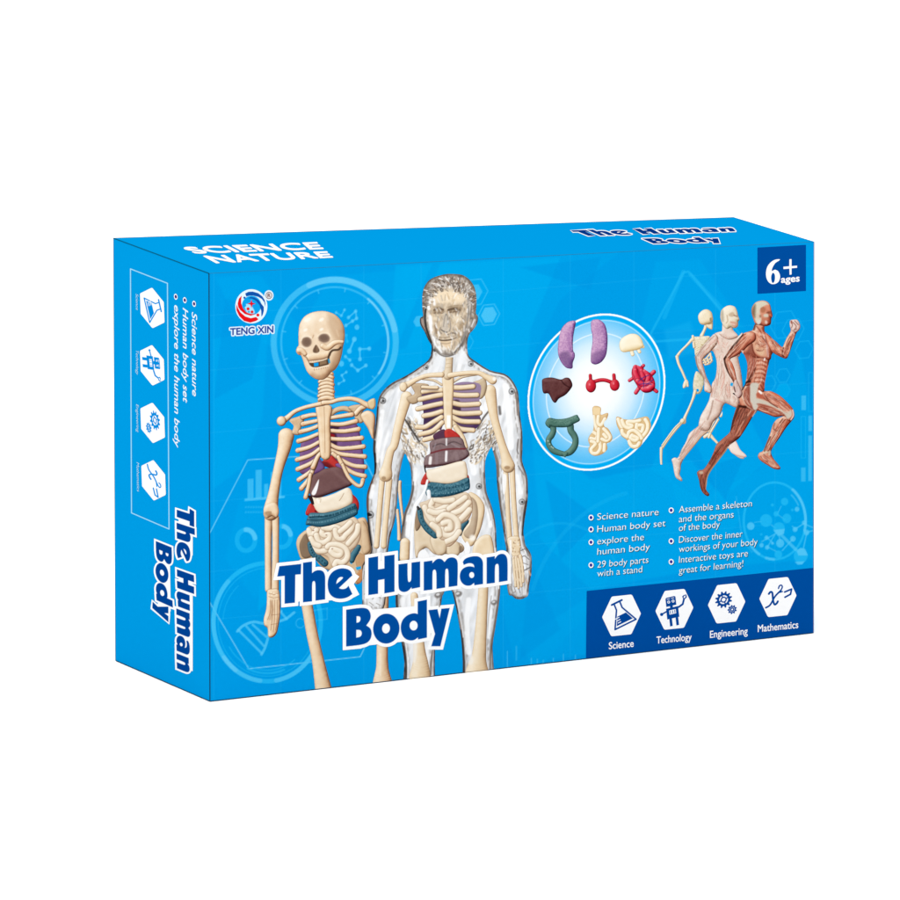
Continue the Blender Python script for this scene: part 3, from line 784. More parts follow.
rim(zL([(330, 590), (322, 640), (318, 715)]), 2.0, (112, 104, 98)); rim(zL([(440, 285), (464, 400), (484, 520), (494, 640), (495, 705)]), 2.4, (58, 50, 46)); rim(zL([(470, 400), (480, 470)]), 3.0, (140, 132, 126))
rim(zL([(682, 270), (674, 350), (655, 470), (638, 570), (634, 690)]), 2.0, (122, 110, 100)); rim(zL([(640, 300), (625, 420), (618, 560)]), .8, (150, 144, 138))
for p, r in [(zL([(655, 335)]), 3.4), (zL([(360, 295)]), 4.2), (zL([(465, 290)]), 4.0), (zL([(145, 375)]), 2.4)]:
    a.fill(ell(p[0][0], p[0][1], r, r * .7, -.3), (112, 106, 102), op=.8, clip=True, soft=1.5); a.fill(ell(p[0][0] - .5, p[0][1] - .6, r * .45, r * .3, -.3), (240, 240, 240), op=.8, clip=True, soft=.8)
# white flashes
def flash(p, wd, op=.8): a.stroke(p, wd, (255, 255, 255), sm=True, op=op, soft=1.5, clip=True)
flash(zA([(110, 560), (90, 700), (70, 880)]), 4); flash(zA([(190, 380), (140, 440)]), 5, .5); flash(zC([(120, 60), (110, 200)]), 3); flash(zC([(70, 420), (50, 520)]), 4)
flash(zB([(540, 330), (560, 500), (580, 700), (590, 880)]), 6); flash(zD([(690, 330), (720, 480)]), 4); flash(zL([(520, 320), (510, 450), (520, 600)]), 5); flash(zL([(640, 380), (625, 520)]), 3)
flash(zD([(280, 200), (300, 300)]), 6); flash(zC([(450, 270), (440, 400)]), 4); flash(zD([(430, 640), (450, 780)]), 4); flash(zC([(390, 700), (380, 860)]), 5); flash(zL([(170, 320), (185, 450)]), 5, .6)
flash(zB([(300, 460), (330, 560)]), 4); flash(zA([(400, 520), (430, 640)]), 6)
rs = random.Random(77)
for k0 in range(0, len(body) - 12, 5):
    if rs.random() < .55:
        q = body[k0:k0 + rs.randint(6, 12)]; t = np.gradient(q, axis=0); t /= np.maximum(np.linalg.norm(t, axis=1), 1e-6)[:, None]
        nn = np.stack([-t[:, 1], t[:, 0]], 1); o = rs.uniform(1.4, 4.2)
        if 300 < q[:, 1].mean() and not (q[:, 1].mean() < 355):
            a.stroke(q + nn * o, rs.uniform(.5, 1.4), rs.choice([(255, 255, 255), (255, 255, 255), (70, 62, 56), (140, 132, 126), (186, 176, 166)]), op=.7, soft=.8, clip=True)
# screws in the shell
for x, y, r in [(425.5, 368, 2.6), (382.5, 401.5, 3.2), (470.3, 364.5, 2.8), (511.3, 392, 3.2), (478.5, 487, 3.0), (521.5, 502.5, 3.0), (370, 515.5, 3.6)]:
    a.fill(ell(x, y, r, r), (70, 68, 66), op=.75, clip=True, soft=1.0); a.fill(ell(x - .2, y - .1, r * .72, r * .72), (226, 228, 230), op=.85, clip=True, soft=.8); a.fill(ell(x + .3, y + .2, r * .42, r * .4), (48, 46, 46), op=.9, clip=True, soft=.8)
a.fill(ell(368.3, 515.3, 2.0, 2.0), (30, 26, 26), clip=True, soft=.8)
a.stroke([(376, 397), (383, 399), (381, 404)], 1.0, (90, 88, 86), op=.8, soft=.7, clip=True)
# rippled side muscles of the shell
rr = random.Random(5)
def ripple(cx, cy, rx, ry, n, ang):
    for _ in range(n):
        t, q = rr.uniform(0, 2 * math.pi), math.sqrt(rr.random())
        x, y = cx + rx * q * math.cos(t), cy + ry * q * math.sin(t)
        l = rr.uniform(3, 9); b = ang + rr.uniform(-.35, .35); cv = rr.uniform(-2.2, 2.2)
        c = rr.choice([(255, 255, 255), (255, 255, 255), (248, 244, 238), (150, 136, 120), (128, 114, 100), (206, 184, 152), (230, 210, 180), (176, 166, 156), (92, 82, 74), (236, 234, 232)])
        p = [(x - l * math.cos(b) / 2, y - l * math.sin(b) / 2), (x - cv * math.sin(b), y + cv * math.cos(b)), (x + l * math.cos(b) / 2, y + l * math.sin(b) / 2)]
        a.stroke(p, rr.uniform(.6, 1.9), c, sm=True, op=.9, soft=.7, clip=True)
ripple(412, 440, 9.5, 22, 130, 1.05); ripple(486, 441, 10, 19, 130, 2.1); ripple(475, 452, 8, 11, 60, 2.2); ripple(421, 453, 6, 12, 50, 1.0)
rim(zA([(275, 590), (330, 660), (400, 770), (440, 830)]), 1.8, (60, 56, 52)); rim(zA([(290, 620), (340, 720), (400, 830)]), .9, (246, 246, 246)); rim(zB([(395, 550), (340, 620), (290, 710)]), 1.8, (84, 76, 68)); rim(zB([(380, 610), (330, 700), (300, 770)]), .9, (250, 250, 250))
rim(zB([(485, 520), (492, 580)]), 2.6, (86, 80, 76), .8, 1.6)
# clear hand
for p, wd, c in [(zE([(400, 240), (450, 225), (480, 300)]), .8, (90, 86, 84)), (zE([(400, 320), (440, 300), (490, 340)]), .9, (110, 104, 100)), (zE([(440, 460), (500, 430)]), 1.0, (90, 86, 84)),
                 (zE([(455, 560), (470, 620)]), 1.2, (196, 160, 130)), (zE([(280, 640), (290, 690)]), .7, (130, 124, 120)), (zE([(320, 640), (335, 700), (310, 710)]), .7, (120, 114, 110)), (zE([(370, 650), (390, 715)]), .8, (110, 104, 100)),
                 (zE([(410, 660), (415, 770)]), .6, (150, 140, 134)), (zE([(340, 690), (350, 775)]), .6, (170, 150, 136)), (zE([(490, 470), (510, 520)]), 1.4, (214, 168, 132)), (zE([(430, 380), (480, 400)]), .8, (120, 114, 110))]:
    rim(p, wd, c, .85, .6)
for p in [[(364, 595), (368, 592), (371, 596)], [(372, 600), (376, 596), (380, 599)], [(369, 603), (373, 606)], [(376, 604), (380, 606)], [(364, 572), (363, 580)], [(366, 586), (372, 588), (378, 586)]]: rim(p, .7, (130, 122, 112), .8, .6)
# the moulded head and face
headw = a.win(zH([(80, 60), (620, 860)]), 0)
hs = a.poly_sdf(headw, [smooth(zH([(300, 92), (390, 88), (470, 98), (530, 138), (572, 200), (592, 280), (592, 380), (588, 470), (560, 560), (515, 660), (460, 750), (380, 815), (290, 815), (220, 765), (165, 660), (120, 560), (108, 400), (108, 280), (128, 200), (185, 132)]), True, 3)])
hn = value_noise(a.X[headw], a.Y[headw], 2.2, 23); hv = value_noise(a.X[headw], a.Y[headw] * .5, 1.1, 24)
a.put(headw, hs, ramp(.55 * hn + .45 * hv, [(70, 60, 54), (138, 126, 114), (184, 172, 158), (222, 214, 204), (252, 252, 252)]), .8, True, 2.0)
hb = np.clip(1 + hs / 5.0, 0, 1) ** 1.5 * (.35 + .6 * hn)
a.put(headw, hs, np.array([70, 58, 48]), np.clip(hb, 0, .8), True, 2.0)
a.fill(zH([(190, 250), (260, 215), (400, 215), (490, 260), (515, 380), (500, 560), (430, 720), (330, 770), (250, 720), (180, 600), (160, 420)]), (216, 190, 154), sm=True, op=.6, soft=5, clip=True)
for p, c, o, sf in [([(210, 250), (330, 235), (470, 260), (480, 340), (350, 350), (220, 340)], (246, 226, 196), .8, 3), ([(205, 440), (215, 395), (250, 380), (290, 395), (300, 430), (250, 450)], (150, 128, 104), .9, 2),
                    ([(330, 430), (350, 390), (400, 378), (460, 385), (450, 425), (390, 440)], (146, 124, 100), .9, 2), ([(220, 450), (260, 465), (250, 500), (205, 500)], (240, 222, 194), .8, 2),
                    ([(380, 470), (440, 455), (470, 480), (440, 515), (390, 505)], (240, 224, 198), .8, 2), ([(215, 550), (235, 560), (245, 620), (225, 620)], (140, 116, 92), .8, 1.5), ([(440, 550), (470, 520), (490, 560), (450, 660), (425, 650)], (160, 136, 108), .7, 2),
                    ([(300, 450), (320, 440), (345, 520), (355, 590), (320, 620), (280, 600), (290, 520)], (202, 196, 188), .55, 2.5), ([(250, 690), (330, 690), (400, 680), (370, 740), (310, 760)], (236, 210, 176), .8, 2.5)]:
    a.fill(zH(p), c, sm=True, op=o, soft=sf, clip=True)
for p, wd, c in [([(210, 415), (250, 395), (295, 410)], 1.6, (104, 84, 66)), ([(340, 412), (395, 400), (445, 412)], 1.8, (92, 74, 58)), ([(340, 385), (400, 370), (470, 375)], .9, (156, 136, 112)), ([(215, 440), (250, 436), (285, 442)], .9, (120, 98, 78)), ([(350, 432), (400, 428), (440, 420)], .9, (110, 88, 70)),
                 ([(318, 450), (306, 490), (298, 560)], .8, (140, 132, 124)), ([(322, 450), (336, 480), (340, 540)], .9, (128, 122, 116)), ([(278, 590), (300, 604), (325, 612), (350, 600)], 1.2, (96, 88, 82)), ([(270, 570), (262, 600), (280, 625)], .9, (130, 122, 114)),
                 ([(232, 668), (270, 684), (330, 684), (380, 674), (412, 660)], 1.3, (72, 58, 46)), ([(240, 655), (300, 660), (350, 655), (400, 645)], .8, (150, 132, 112)), ([(260, 705), (320, 715), (380, 700)], .9, (170, 148, 122)), ([(350, 480), (362, 560), (352, 600)], 1.0, (150, 140, 130)), ([(455, 470), (480, 500)], .9, (140, 124, 106)), ([(335, 632), (380, 618), (405, 628)], 1.4, (124, 110, 98)),
                 ([(140, 380), (132, 470), (140, 560), (165, 640), (190, 710), (220, 780)], 1.9, (40, 36, 34)), ([(220, 770), (270, 815), (330, 830), (400, 810)], 1.2, (104, 96, 88)), ([(400, 790), (450, 740), (490, 650)], 2.0, (110, 104, 100)), ([(515, 300), (522, 420), (505, 560), (480, 660)], 1.4, (132, 128, 124)),
                 ([(530, 290), (548, 360), (540, 470)], 1.2, (120, 110, 104)), ([(565, 250), (575, 340), (570, 430)], 1.2, (150, 130, 116)), ([(590, 470), (570, 530), (545, 570)], 1.0, (110, 100, 94)), ([(100, 490), (112, 540), (128, 580)], 1.0, (170, 140, 124)), ([(515, 700), (505, 780)], 1.2, (120, 104, 96))]:
    rim(zH(p), wd, c, .85, .8)
for p, wd in [([(180, 470), (185, 580), (215, 700), (280, 790)], 2.6), ([(160, 300), (165, 400)], 3), ([(440, 720), (390, 780)], 1.2), ([(500, 580), (470, 680), (430, 740)], .9), ([(575, 500), (550, 560)], 1.4), ([(250, 610), (260, 640)], 1.6), ([(395, 600), (420, 620)], 1.2), ([(210, 320), (215, 360)], 2.5)]: flash(zH(p), wd, .9)
for q, c, o in [([(160, 440), (190, 480), (200, 600), (240, 700), (215, 690), (175, 590)], (252, 252, 252), .75), ([(230, 660), (280, 720), (330, 760), (300, 775), (250, 740)], (248, 246, 242), .7), ([(255, 260), (350, 250), (430, 275), (440, 320), (260, 310)], (246, 226, 194), .7), ([(440, 700), (490, 600), (505, 620), (450, 740)], (96, 86, 78), .55), ([(395, 640), (430, 640), (400, 760), (360, 780)], (196, 176, 152), .5), ([(130, 230), (165, 250), (160, 360), (130, 370)], (120, 108, 98), .6), ([(480, 480), (510, 470), (500, 580), (470, 620)], (150, 136, 122), .6)]:
    a.fill(zH(q), c, sm=True, op=o, soft=2.0, clip=True)
a.fill(zH([(205, 790), (240, 830), (300, 850), (300, 920), (205, 920)]), (238, 240, 242), op=.8, clip=True, soft=2); a.fill(zH([(420, 850), (470, 780), (505, 790), (520, 900), (420, 900)]), (242, 243, 245), op=.8, clip=True, soft=2)
rh = random.Random(9)
for _ in range(330):
    t = rh.uniform(-.1, 1.1); x = 125 + 450 * t; top = 100 + 130 * (2 * t - 1) ** 2
    y = top + rh.uniform(0, 1) ** 1.2 * (120 if .12 < t < .88 else 170)
    b = rh.uniform(-.5, .5) + (t - .5) * 2.4 + 1.2; l = rh.uniform(12, 36)
    c = rh.choice([(246, 244, 240), (110, 100, 92), (84, 74, 68), (204, 194, 184), (150, 140, 132), (144, 122, 102), (124, 104, 88)])
    a.stroke(zH([(x, y), (x + l * .5 * math.cos(b) + rh.uniform(-6, 6), y + l * .5 * math.sin(b)), (x + l * math.cos(b), y + l * math.sin(b))]), rh.uniform(.5, 1.2), c, sm=True, op=.85, soft=.6, clip=True)
for y in np.linspace(230, 460, 9):
    a.stroke(zH([(545 + rh.uniform(-15, 25), y), (565 + rh.uniform(-15, 15), y + 20)]), .9, rh.choice([(110, 98, 90), (240, 240, 240), (170, 140, 116)]), op=.7, soft=.6, clip=True)
for _ in range(150):
    x, y = rh.uniform(165, 525), rh.uniform(260, 780); b = rh.choice([1.5, 1.3, 1.8]) + rh.uniform(-.4, .4) + (x - 330) * .001; l = rh.uniform(15, 55)
    c = rh.choice([(255, 255, 255), (255, 255, 255), (178, 170, 160), (140, 128, 116), (206, 180, 146), (240, 224, 198)])
    a.stroke(zH([(x, y), (x + l * math.cos(b), y + l * math.sin(b))]), rh.uniform(.4, 1.5), c, op=.6, soft=1.0, clip=True)
a.cut([(205, 702.3), (540, 664.4), (540, 740), (205, 740)])
a.lay('clear_shell', FRONT, 2.2, clear)

# bones seen inside the clear body
GB = [(128, 100, 74), (180, 148, 112), (218, 190, 152), (236, 214, 180), (250, 238, 216)]
GT = [(120, 96, 72), (168, 142, 112), (204, 180, 148), (224, 204, 174), (240, 226, 202)]
BL = (134, 106, 80)
k = dict(line=BL, lop=.5)
a = Art(366, 358, 530, 692, 0.45)
a.tube(zC([(150, 375), (130, 600), (108, 880), (100, 960)]), [2.7, 2.4, 2.4, 2.6], GB, **k); a.tube(zC([(215, 368), (195, 600), (170, 880), (165, 960)]), [2.9, 2.6, 2.5, 2.7], GB, **k)
a.tube(zA([(325, 430), (285, 570), (245, 720), (215, 860)]) + zC([(225, 110), (195, 240), (182, 320)]), [5.4, 4.5, 4.0, 3.8, 3.7, 4.4, 6.6], GB, **k); a.fill(ell(*zC([(165, 350)])[0], 2.2, 1.8), (150, 118, 86), op=.7, clip=True, soft=1.2)
a.tube(zD([(588, 300), (600, 480), (610, 700), (625, 900)]), [2.3, 2.1, 2.0, 2.4], GB, **k); a.tube(zD([(645, 268), (655, 480), (670, 700), (685, 900)]), [2.6, 2.3, 2.2, 2.4], GB, **k)
a.tube([(489.5, 391.5), (491.2, 403), (493.6, 418), (498.6, 436), (503, 450), (506.3, 461), (507.6, 466.5)], [5.8, 5.0, 3.9, 3.6, 3.9, 5.2, 6.6], GB, **k); a.fill(ell(*zD([(600, 255)])[0], 3.0, 1.8), (150, 116, 82), op=.7, clip=True, soft=1.2)
a.fill(zD([(560, 320), (590, 330), (585, 430), (570, 500), (558, 420)]), (250, 250, 250), sm=True, op=.9, clip=False, soft=1.0)
# hand bones
a.blob(zE([(255, 100), (370, 85), (395, 170), (390, 260), (410, 330), (330, 340), (290, 260), (262, 200)]), GB, 2.2, **k)
for p in ([(320, 320), (325, 450), (335, 560), (340, 640)], [(345, 320), (355, 450), (365, 570), (372, 660)], [(370, 315), (385, 440), (398, 560), (404, 640)], [(392, 300), (412, 400), (422, 500), (424, 590)]):
    a.tube(zE(p), [1.5, 1.15, 1.1, 1.0], GB, **k)
    for t in (1, 2): a.fill(ell(*zE([p[t]])[0], 1.5, 1.2), (234, 212, 180), op=.9, soft=.8)
rv = random.Random(3)
for _ in range(40):
    x, y = rv.uniform(300, 405), rv.uniform(110, 330)
    a.fill(ell(*zE([(x, y)])[0], rv.uniform(.3, .8), rv.uniform(.4, 1.2)), rv.choice([(250, 240, 222), (176, 142, 108), (150, 118, 90), (240, 214, 180)]), op=.7, clip=True, soft=.6)
a.stroke(zE([(280, 130), (285, 270)]), 2.2, (252, 250, 246), op=.9, soft=.8)
# thighs
a.tube(zL([(232, 300), (245, 420), (258, 580), (265, 660), (262, 740)]), [3.4, 4.2, 5.6, 7.6, 11], GB, **k); a.tube(zL([(598, 260), (588, 430), (576, 600), (568, 660), (564, 720)]), [4.6, 5.2, 6.6, 8.6, 12], GB, **k)
a.fill(zL([(215, 560), (245, 550), (240, 640), (225, 650)]), (246, 244, 240), sm=True, op=.7, clip=True, soft=2); a.fill(zL([(505, 600), (530, 590), (545, 650), (520, 660)]), (250, 246, 238), sm=True, op=.7, clip=True, soft=2)
# pelvis
a.blob(zP([(165, 240), (200, 245), (250, 380), (340, 470), (420, 520), (520, 520), (560, 560), (530, 600), (400, 610), (320, 610), (260, 560), (215, 580), (170, 640), (158, 520), (155, 360)]), GT, 5, **k)
a.blob(zP([(165, 255), (195, 250), (215, 330), (195, 400), (165, 410)]), [(96, 76, 60), (132, 108, 86), (168, 142, 114)], 3)
a.blob(zP([(600, 118), (660, 128), (715, 190), (728, 250), (715, 330), (690, 420), (650, 510), (620, 545), (575, 520), (540, 440), (590, 360), (630, 280)]), GB, 4, **k)
a.blob(zP([(612, 150), (655, 180), (672, 260), (665, 370), (640, 460), (590, 480), (560, 440), (610, 370), (630, 260)]), [(140, 116, 92), (178, 154, 128), (206, 186, 160)], 4)
a.blob(zP([(290, 480), (360, 470), (420, 510), (410, 600), (350, 620), (305, 560)]), GT, 4, **k); a.blob(zP([(430, 530), (500, 510), (530, 560), (510, 620), (430, 615)]), GT, 4, **k)
a.fill(zP([(585, 510), (610, 560), (600, 610), (560, 610), (570, 550)]), (250, 250, 250), sm=True, clip=False); a.fill(zP([(195, 600), (240, 575), (275, 640), (190, 650)]), (248, 248, 248), sm=True)
a.fill(zP([(520, 560), (545, 545), (560, 600), (530, 610)]), (120, 96, 76), sm=True, op=.7, soft=1.5, clip=True)
a.blob(zP([(632, 600), (650, 520), (700, 470), (750, 455), (785, 480), (805, 590), (800, 640), (640, 640)]), GB, 4, **k); a.fill(ell(*zP([(630, 480)])[0], 3.2, 3.2), (255, 250, 240), op=.85, clip=True, soft=2.5)
a.tube(zP([(80, 520), (75, 640)]), [4.6, 4.6], GB, **k)
# shoulder blades, ribs, collar bones
a.blob(zA([(370, 325), (430, 308), (520, 320), (500, 370), (460, 430), (420, 480), (370, 490), (330, 440), (400, 400)]), [(112, 88, 64), (156, 130, 100), (190, 164, 132), (214, 190, 158)], 3, **k); a.blob(zB([(240, 310), (300, 280), (350, 262), (370, 330), (345, 420), (300, 446), (275, 390)]), [(112, 88, 64), (160, 136, 108), (196, 174, 144), (220, 200, 170)], 3, **k)
a.fill(zB([(60, 330), (300, 310), (305, 450), (310, 560), (300, 640), (200, 700), (60, 640)]), (150, 128, 158), sm=True)
a.fill(zB([(60, 470), (130, 470), (130, 620), (60, 600)]), (62, 40, 58), sm=True, op=.9, clip=True, soft=1.5); a.fill(zB([(60, 600), (300, 600), (290, 700), (160, 760), (100, 690)]), (74, 50, 90), sm=True, op=.8, soft=1.5)
a.fill(zA([(475, 380), (650, 370), (650, 690), (560, 800), (470, 790), (480, 620)]), (92, 68, 112), sm=True, op=1)
for y in (540, 640): a.fill(zA([(480, y - 20), (630, y - 60), (635, y - 20), (480, y + 25)]), (54, 36, 66), sm=True, op=.7, clip=True, soft=1.2)
def rib2(p, r=2.15):
    a.stroke(np.array(p) + [0.2, 2.0], 2.0, (60, 44, 56), sm=True, op=.35, soft=1.6, clip=True)
    a.tube(p, r, GB, line=(90, 70, 60), lw=.5, lop=.65)
for p in ([(640, 368), (560, 368), (475, 382)], [(640, 410), (560, 425), (445, 452)], [(640, 488), (560, 505), (425, 538)], [(640, 560), (560, 585), (480, 600)], [(640, 612), (560, 660), (490, 700), (420, 700)], [(645, 660), (560, 735), (450, 765)], [(620, 745), (570, 790), (485, 815)]): rib2(zA(p))
for p in ([(55, 345), (150, 345), (250, 335)], [(55, 405), (150, 415), (285, 412)], [(55, 480), (150, 500), (300, 492)], [(55, 560), (150, 580), (310, 572)], [(60, 610), (150, 648), (300, 652)], [(60, 660), (130, 715), (250, 730)], [(90, 700), (150, 790), (180, 880)]): rib2(zB(p))
rib2(zA([(600, 345), (540, 345), (470, 340)]), 1.4)
a.tube(zA([(640, 320), (570, 280), (470, 265)]), 1.0, GT, **k); a.tube(zB([(60, 300), (150, 250), (280, 225)]), 1.0, GT, **k)
a.blob([(442, 374), (446, 372), (452, 374), (453, 384), (451.6, 410), (451.5, 428), (449.5, 431), (446, 430.5), (444, 420), (443, 395)], GB, 2.5, **k)
a.fill([(446.3, 416), (450, 416), (450, 428.5), (446.3, 428.5)], (254, 252, 248), op=.95, clip=True, soft=.6)
a.tube([(449, 356), (448.5, 366), (447.5, 376)], [3.6, 3.4, 4.2], GT, **k)
for y in (360, 364, 368): a.stroke([(445.5, y + .6), (452, y - .3)], .5, (170, 138, 104), op=.6)
a.tube(zA([(300, 335), (350, 310), (420, 270), (510, 238), (640, 230)]), [3.6, 2.6, 2.0, 2.0, 2.4], GB, **k); a.blob(ell(*zA([(296, 340)])[0], 3.6, 4.4), GB, 3, sm=False, **k)
a.tube(zB([(40, 235), (180, 215), (300, 215), (370, 250), (425, 280)]), [2.4, 2.0, 2.1, 2.6, 3.8], GB, **k); a.fill(ell(*zB([(440, 265)])[0], 1.8, 2.2), (252, 248, 240), op=.9, clip=True, soft=1.2)
a.lay('bones', FRONT, 2.45, clear)

a = Art(398, 428, 500, 575, 0.45)
LV = [(58, 38, 42), (96, 74, 78), (122, 98, 100), (150, 128, 128)]
a.blob(zF([(332, 190), (385, 158), (402, 180), (398, 215), (350, 222)]), [(44, 26, 44), (72, 44, 66), (98, 64, 84)], 3); a.blob(zF([(395, 165), (425, 158), (465, 185), (475, 205), (440, 215), (400, 210)]), RED, 3)
a.blob(zF([(315, 232), (345, 215), (400, 205), (478, 205), (500, 250), (522, 292), (480, 325), (390, 348), (300, 362), (284, 345), (292, 305), (318, 285)]), LV, 4, line=(52, 30, 32), tex=.1)
for p, wd, c, o in [([(320, 285), (400, 265), (500, 262)], 1.6, (110, 34, 40), .8), ([(330, 250), (370, 235), (400, 245)], .8, (60, 48, 50), .8), ([(405, 240), (440, 225), (480, 240)], .8, (64, 52, 54), .8), ([(402, 210), (402, 242)], 1.6, (240, 238, 238), .9), ([(402, 278), (400, 325)], 2.4, (252, 250, 250), .9),
                    ([(318, 310), (315, 340)], 3.0, (250, 246, 244), .9), ([(350, 290), (350, 340)], 3.2, (146, 126, 130), .6), ([(450, 285), (460, 320)], 4, (146, 124, 126), .5), ([(290, 350), (380, 345), (470, 325), (515, 298)], .9, (60, 22, 26), .8), ([(430, 235), (470, 255)], 1.6, (154, 140, 144), .6), ([(345, 235), (335, 262)], 1.4, (160, 148, 152), .6)]:
    a.stroke(zF(p), wd, c, sm=True, op=o, soft=1.0)
a.stroke(zF([(286, 355), (292, 385), (300, 400)]), 1.4, (50, 34, 30), clip=False)
a.blob(zF([(288, 395), (310, 390), (330, 430), (300, 450), (265, 448)]), RED, 2); a.blob(zF([(505, 398), (520, 405), (522, 430), (505, 425)]), RED, 2)
a.blob(zF([(300, 378), (335, 370), (400, 350), (490, 328), (508, 360), (512, 400), (500, 430), (420, 446), (335, 445), (305, 420)]), CREAM, 5, **k)
a.tube(zP([(200, 255), (215, 330), (260, 400), (325, 455)]), [2.6, 2.8, 3.2, 3.4], TEAL, line=(12, 34, 46)); a.tube(zP([(580, 345), (540, 395), (525, 445)]), [2.4, 2.8, 2.2], TEAL, line=(12, 34, 46))
beads(zP([(205, 265), (215, 330), (260, 400), (325, 455)]), 8, (18, 50, 64), .7, 8)
a.blob(zP([(200, 200), (260, 175), (310, 145), (450, 138), (560, 108), (605, 130), (625, 180), (628, 250), (600, 320), (560, 350), (525, 372), (528, 420), (505, 490), (450, 545), (415, 540), (405, 500), (370, 490), (335, 440), (280, 385), (240, 330), (225, 260)]), GUT, 4, line=(120, 90, 68))
for c in ([(240, 230), (270, 290), (300, 330), (340, 340)], [(310, 170), (290, 220), (320, 260), (380, 240), (420, 220)], [(330, 165), (400, 180), (470, 170)], [(280, 260), (330, 275), (400, 265)], [(440, 240), (500, 200), (570, 150)], [(470, 280), (540, 250), (600, 190)], [(520, 340), (560, 300), (605, 250)],
          [(350, 330), (400, 290), (470, 310), (510, 360), (500, 430), (450, 460), (400, 450), (380, 410)], [(390, 360), (440, 350), (450, 400), (420, 410)], [(420, 510), (480, 480), (520, 430)], [(300, 370), (350, 410), (360, 460)]):
    a.tube(zP(c), 2.9, CREAM, line=(164, 134, 108), lw=.5, lop=.55, clip=True)
for p in [(300, 215), (395, 262), (500, 215)]: a.stroke(zP([p, (p[0] + 25, p[1] - 4)]), .7, (150, 116, 92), op=.7)
a.blob(zP([(250, 70), (280, 30), (330, 30), (420, 40), (500, 25), (590, -10), (606, 30), (604, 75), (570, 95), (480, 125), (400, 140), (300, 145), (255, 130)]), TEAL, 3.5, line=(12, 36, 48), tex=.35, tscale=1.1)
beads(zP([(270, 60), (400, 75), (520, 55), (600, 20)]), 16, (30, 66, 82), .9, 12); beads(zP([(290, 115), (400, 115), (500, 98), (590, 65)]), 14, (124, 166, 180), .6, 13)
a.tube(zP([(262, 10), (240, 90), (205, 160), (165, 220), (148, 330), (135, 480), (132, 640)]), [.8, 1.1, 1.8, 2.0, 1.3, 1.5, 2.0], [(200, 202, 206), (246, 247, 249), (255, 255, 255)]); a.tube(zP([(270, 100), (275, 150)]), 1.6, [(220, 220, 222), (255, 255, 255)])
a.blob(zP([(175, 225), (190, 222), (200, 245), (185, 250)]), [(30, 30, 34), (70, 66, 64)], 1)
a.lay('organs', FRONT, 2.6, clear)
# far arm of the skeleton showing between arm and hip
a = Art(392, 480, 406, 545, 0.45)
a.tube(zC([(312, 385), (308, 430), (318, 560), (335, 700), (345, 800)]), [1.4, 1.6, 1.2, 1.0, 1.2], BONE, line=BROWN); a.tube(zC([(288, 640), (300, 760), (305, 900)]), [1.2, 1.3, 1.6], BONE, line=BROWN)
a.lay('arm', FRONT, 1.15, skeleton)

# ================================================================== FRONT: organ roundel
roundel = empty('organ_roundel', box)
def ring_pts(kx, ky, dx=0.0, dy=0.0, n=90):
    t = np.linspace(0, 2 * math.pi, n, endpoint=False)
    x, y = 69 * kx * np.cos(t), 78.7 * ky * np.sin(t)
    return np.stack([596 + dx + x - 0.055 * y, 392.7 + dy + y - 0.075 * x], 1)
a = Art(525, 311, 668, 474, 0.5)
a.fill(ring_pts(1, 1), (0, 172, 240))
w = (slice(None), slice(None))
u = (a.X - 595) / 64; v = (a.Y - 388) / 73
q = np.hypot(u, v + 0.06 * u)
col = ramp(q / 1.0, [(255, 255, 255), (254, 255, 255), (246, 251, 255), (214, 238, 252), (148, 212, 248), (84, 192, 246)])
tint = np.clip((q - .25) * 1.1, 0, 1) * np.clip(.5 + .5 * (-u * .55 + v * .75), 0, 1) * .35
col = col * (1 - tint[..., None]) + np.array([110, 190, 240]) * tint[..., None]
a.put(w, a.poly_sdf(w, [ring_pts(.925, .92)]), col, clip=True, soft=2.0)
a.stroke(ring_pts(.915, .91), .9, (190, 232, 252), op=.85, closed=True); a.stroke(ring_pts(.71, .72, -1, -2), 1.1, (236, 248, 255), op=.8, closed=True)
a.stroke(ring_pts(.985, .985), 1.9, (255, 255, 255), closed=True)
a.lay('disc', FRONT, 2.0, roundel)

zR, zK, zS, zU, zI = Z(515, 300, 5), Z(545, 310, 15), Z(600, 325, 15), Z(530, 405, 12.857), Z(585, 400, 12.857)
PUR = [(70, 42, 88), (118, 76, 132), (158, 112, 166), (190, 146, 188), (214, 174, 206)]
def organ(name, layer, draw, step=0.36):
    b = Art(530, 314, 664, 466, step); draw(b); b.lay(name, FRONT, layer, roundel)
def d_lung1(b):
    b.blob(zK([(440, 178), (395, 176), (330, 200), (262, 268), (222, 360), (202, 470), (190, 600), (202, 700), (242, 792), (300, 860), (350, 882), (400, 876), (404, 800), (432, 720), (432, 660), (410, 620), (405, 520), (412, 400), (430, 300), (446, 220)]), PUR, 6, line=(92, 54, 104), tex=.22, seed=4, tscale=1.0)
    b.fill(zK([(345, 640), (400, 770), (395, 872), (330, 870), (250, 790), (205, 690), (250, 640)]), (82, 56, 104), sm=True, op=.5, clip=True, soft=3)
    b.stroke(zK([(400, 230), (375, 360), (380, 500), (395, 600)]), 1.6, (214, 168, 204), sm=True, op=.5, soft=1.5)
def d_lung2(b):
    b.blob(zR([(380, 112), (396, 102), (420, 104), (446, 128), (458, 180), (457, 240), (450, 280), (430, 310), (405, 323), (386, 320), (378, 306), (380, 260), (386, 220), (386, 180), (380, 150)]), PUR, 6, line=(92, 54, 104), tex=.22, seed=6, tscale=1.0)
    b.fill(zR([(378, 306), (385, 270), (456, 250), (440, 300), (405, 324), (385, 320)]), (96, 62, 116), sm=True, op=.45, clip=True, soft=3)
IV = [(196, 160, 104), (222, 196, 146), (240, 222, 184), (250, 238, 210), (255, 248, 230)]
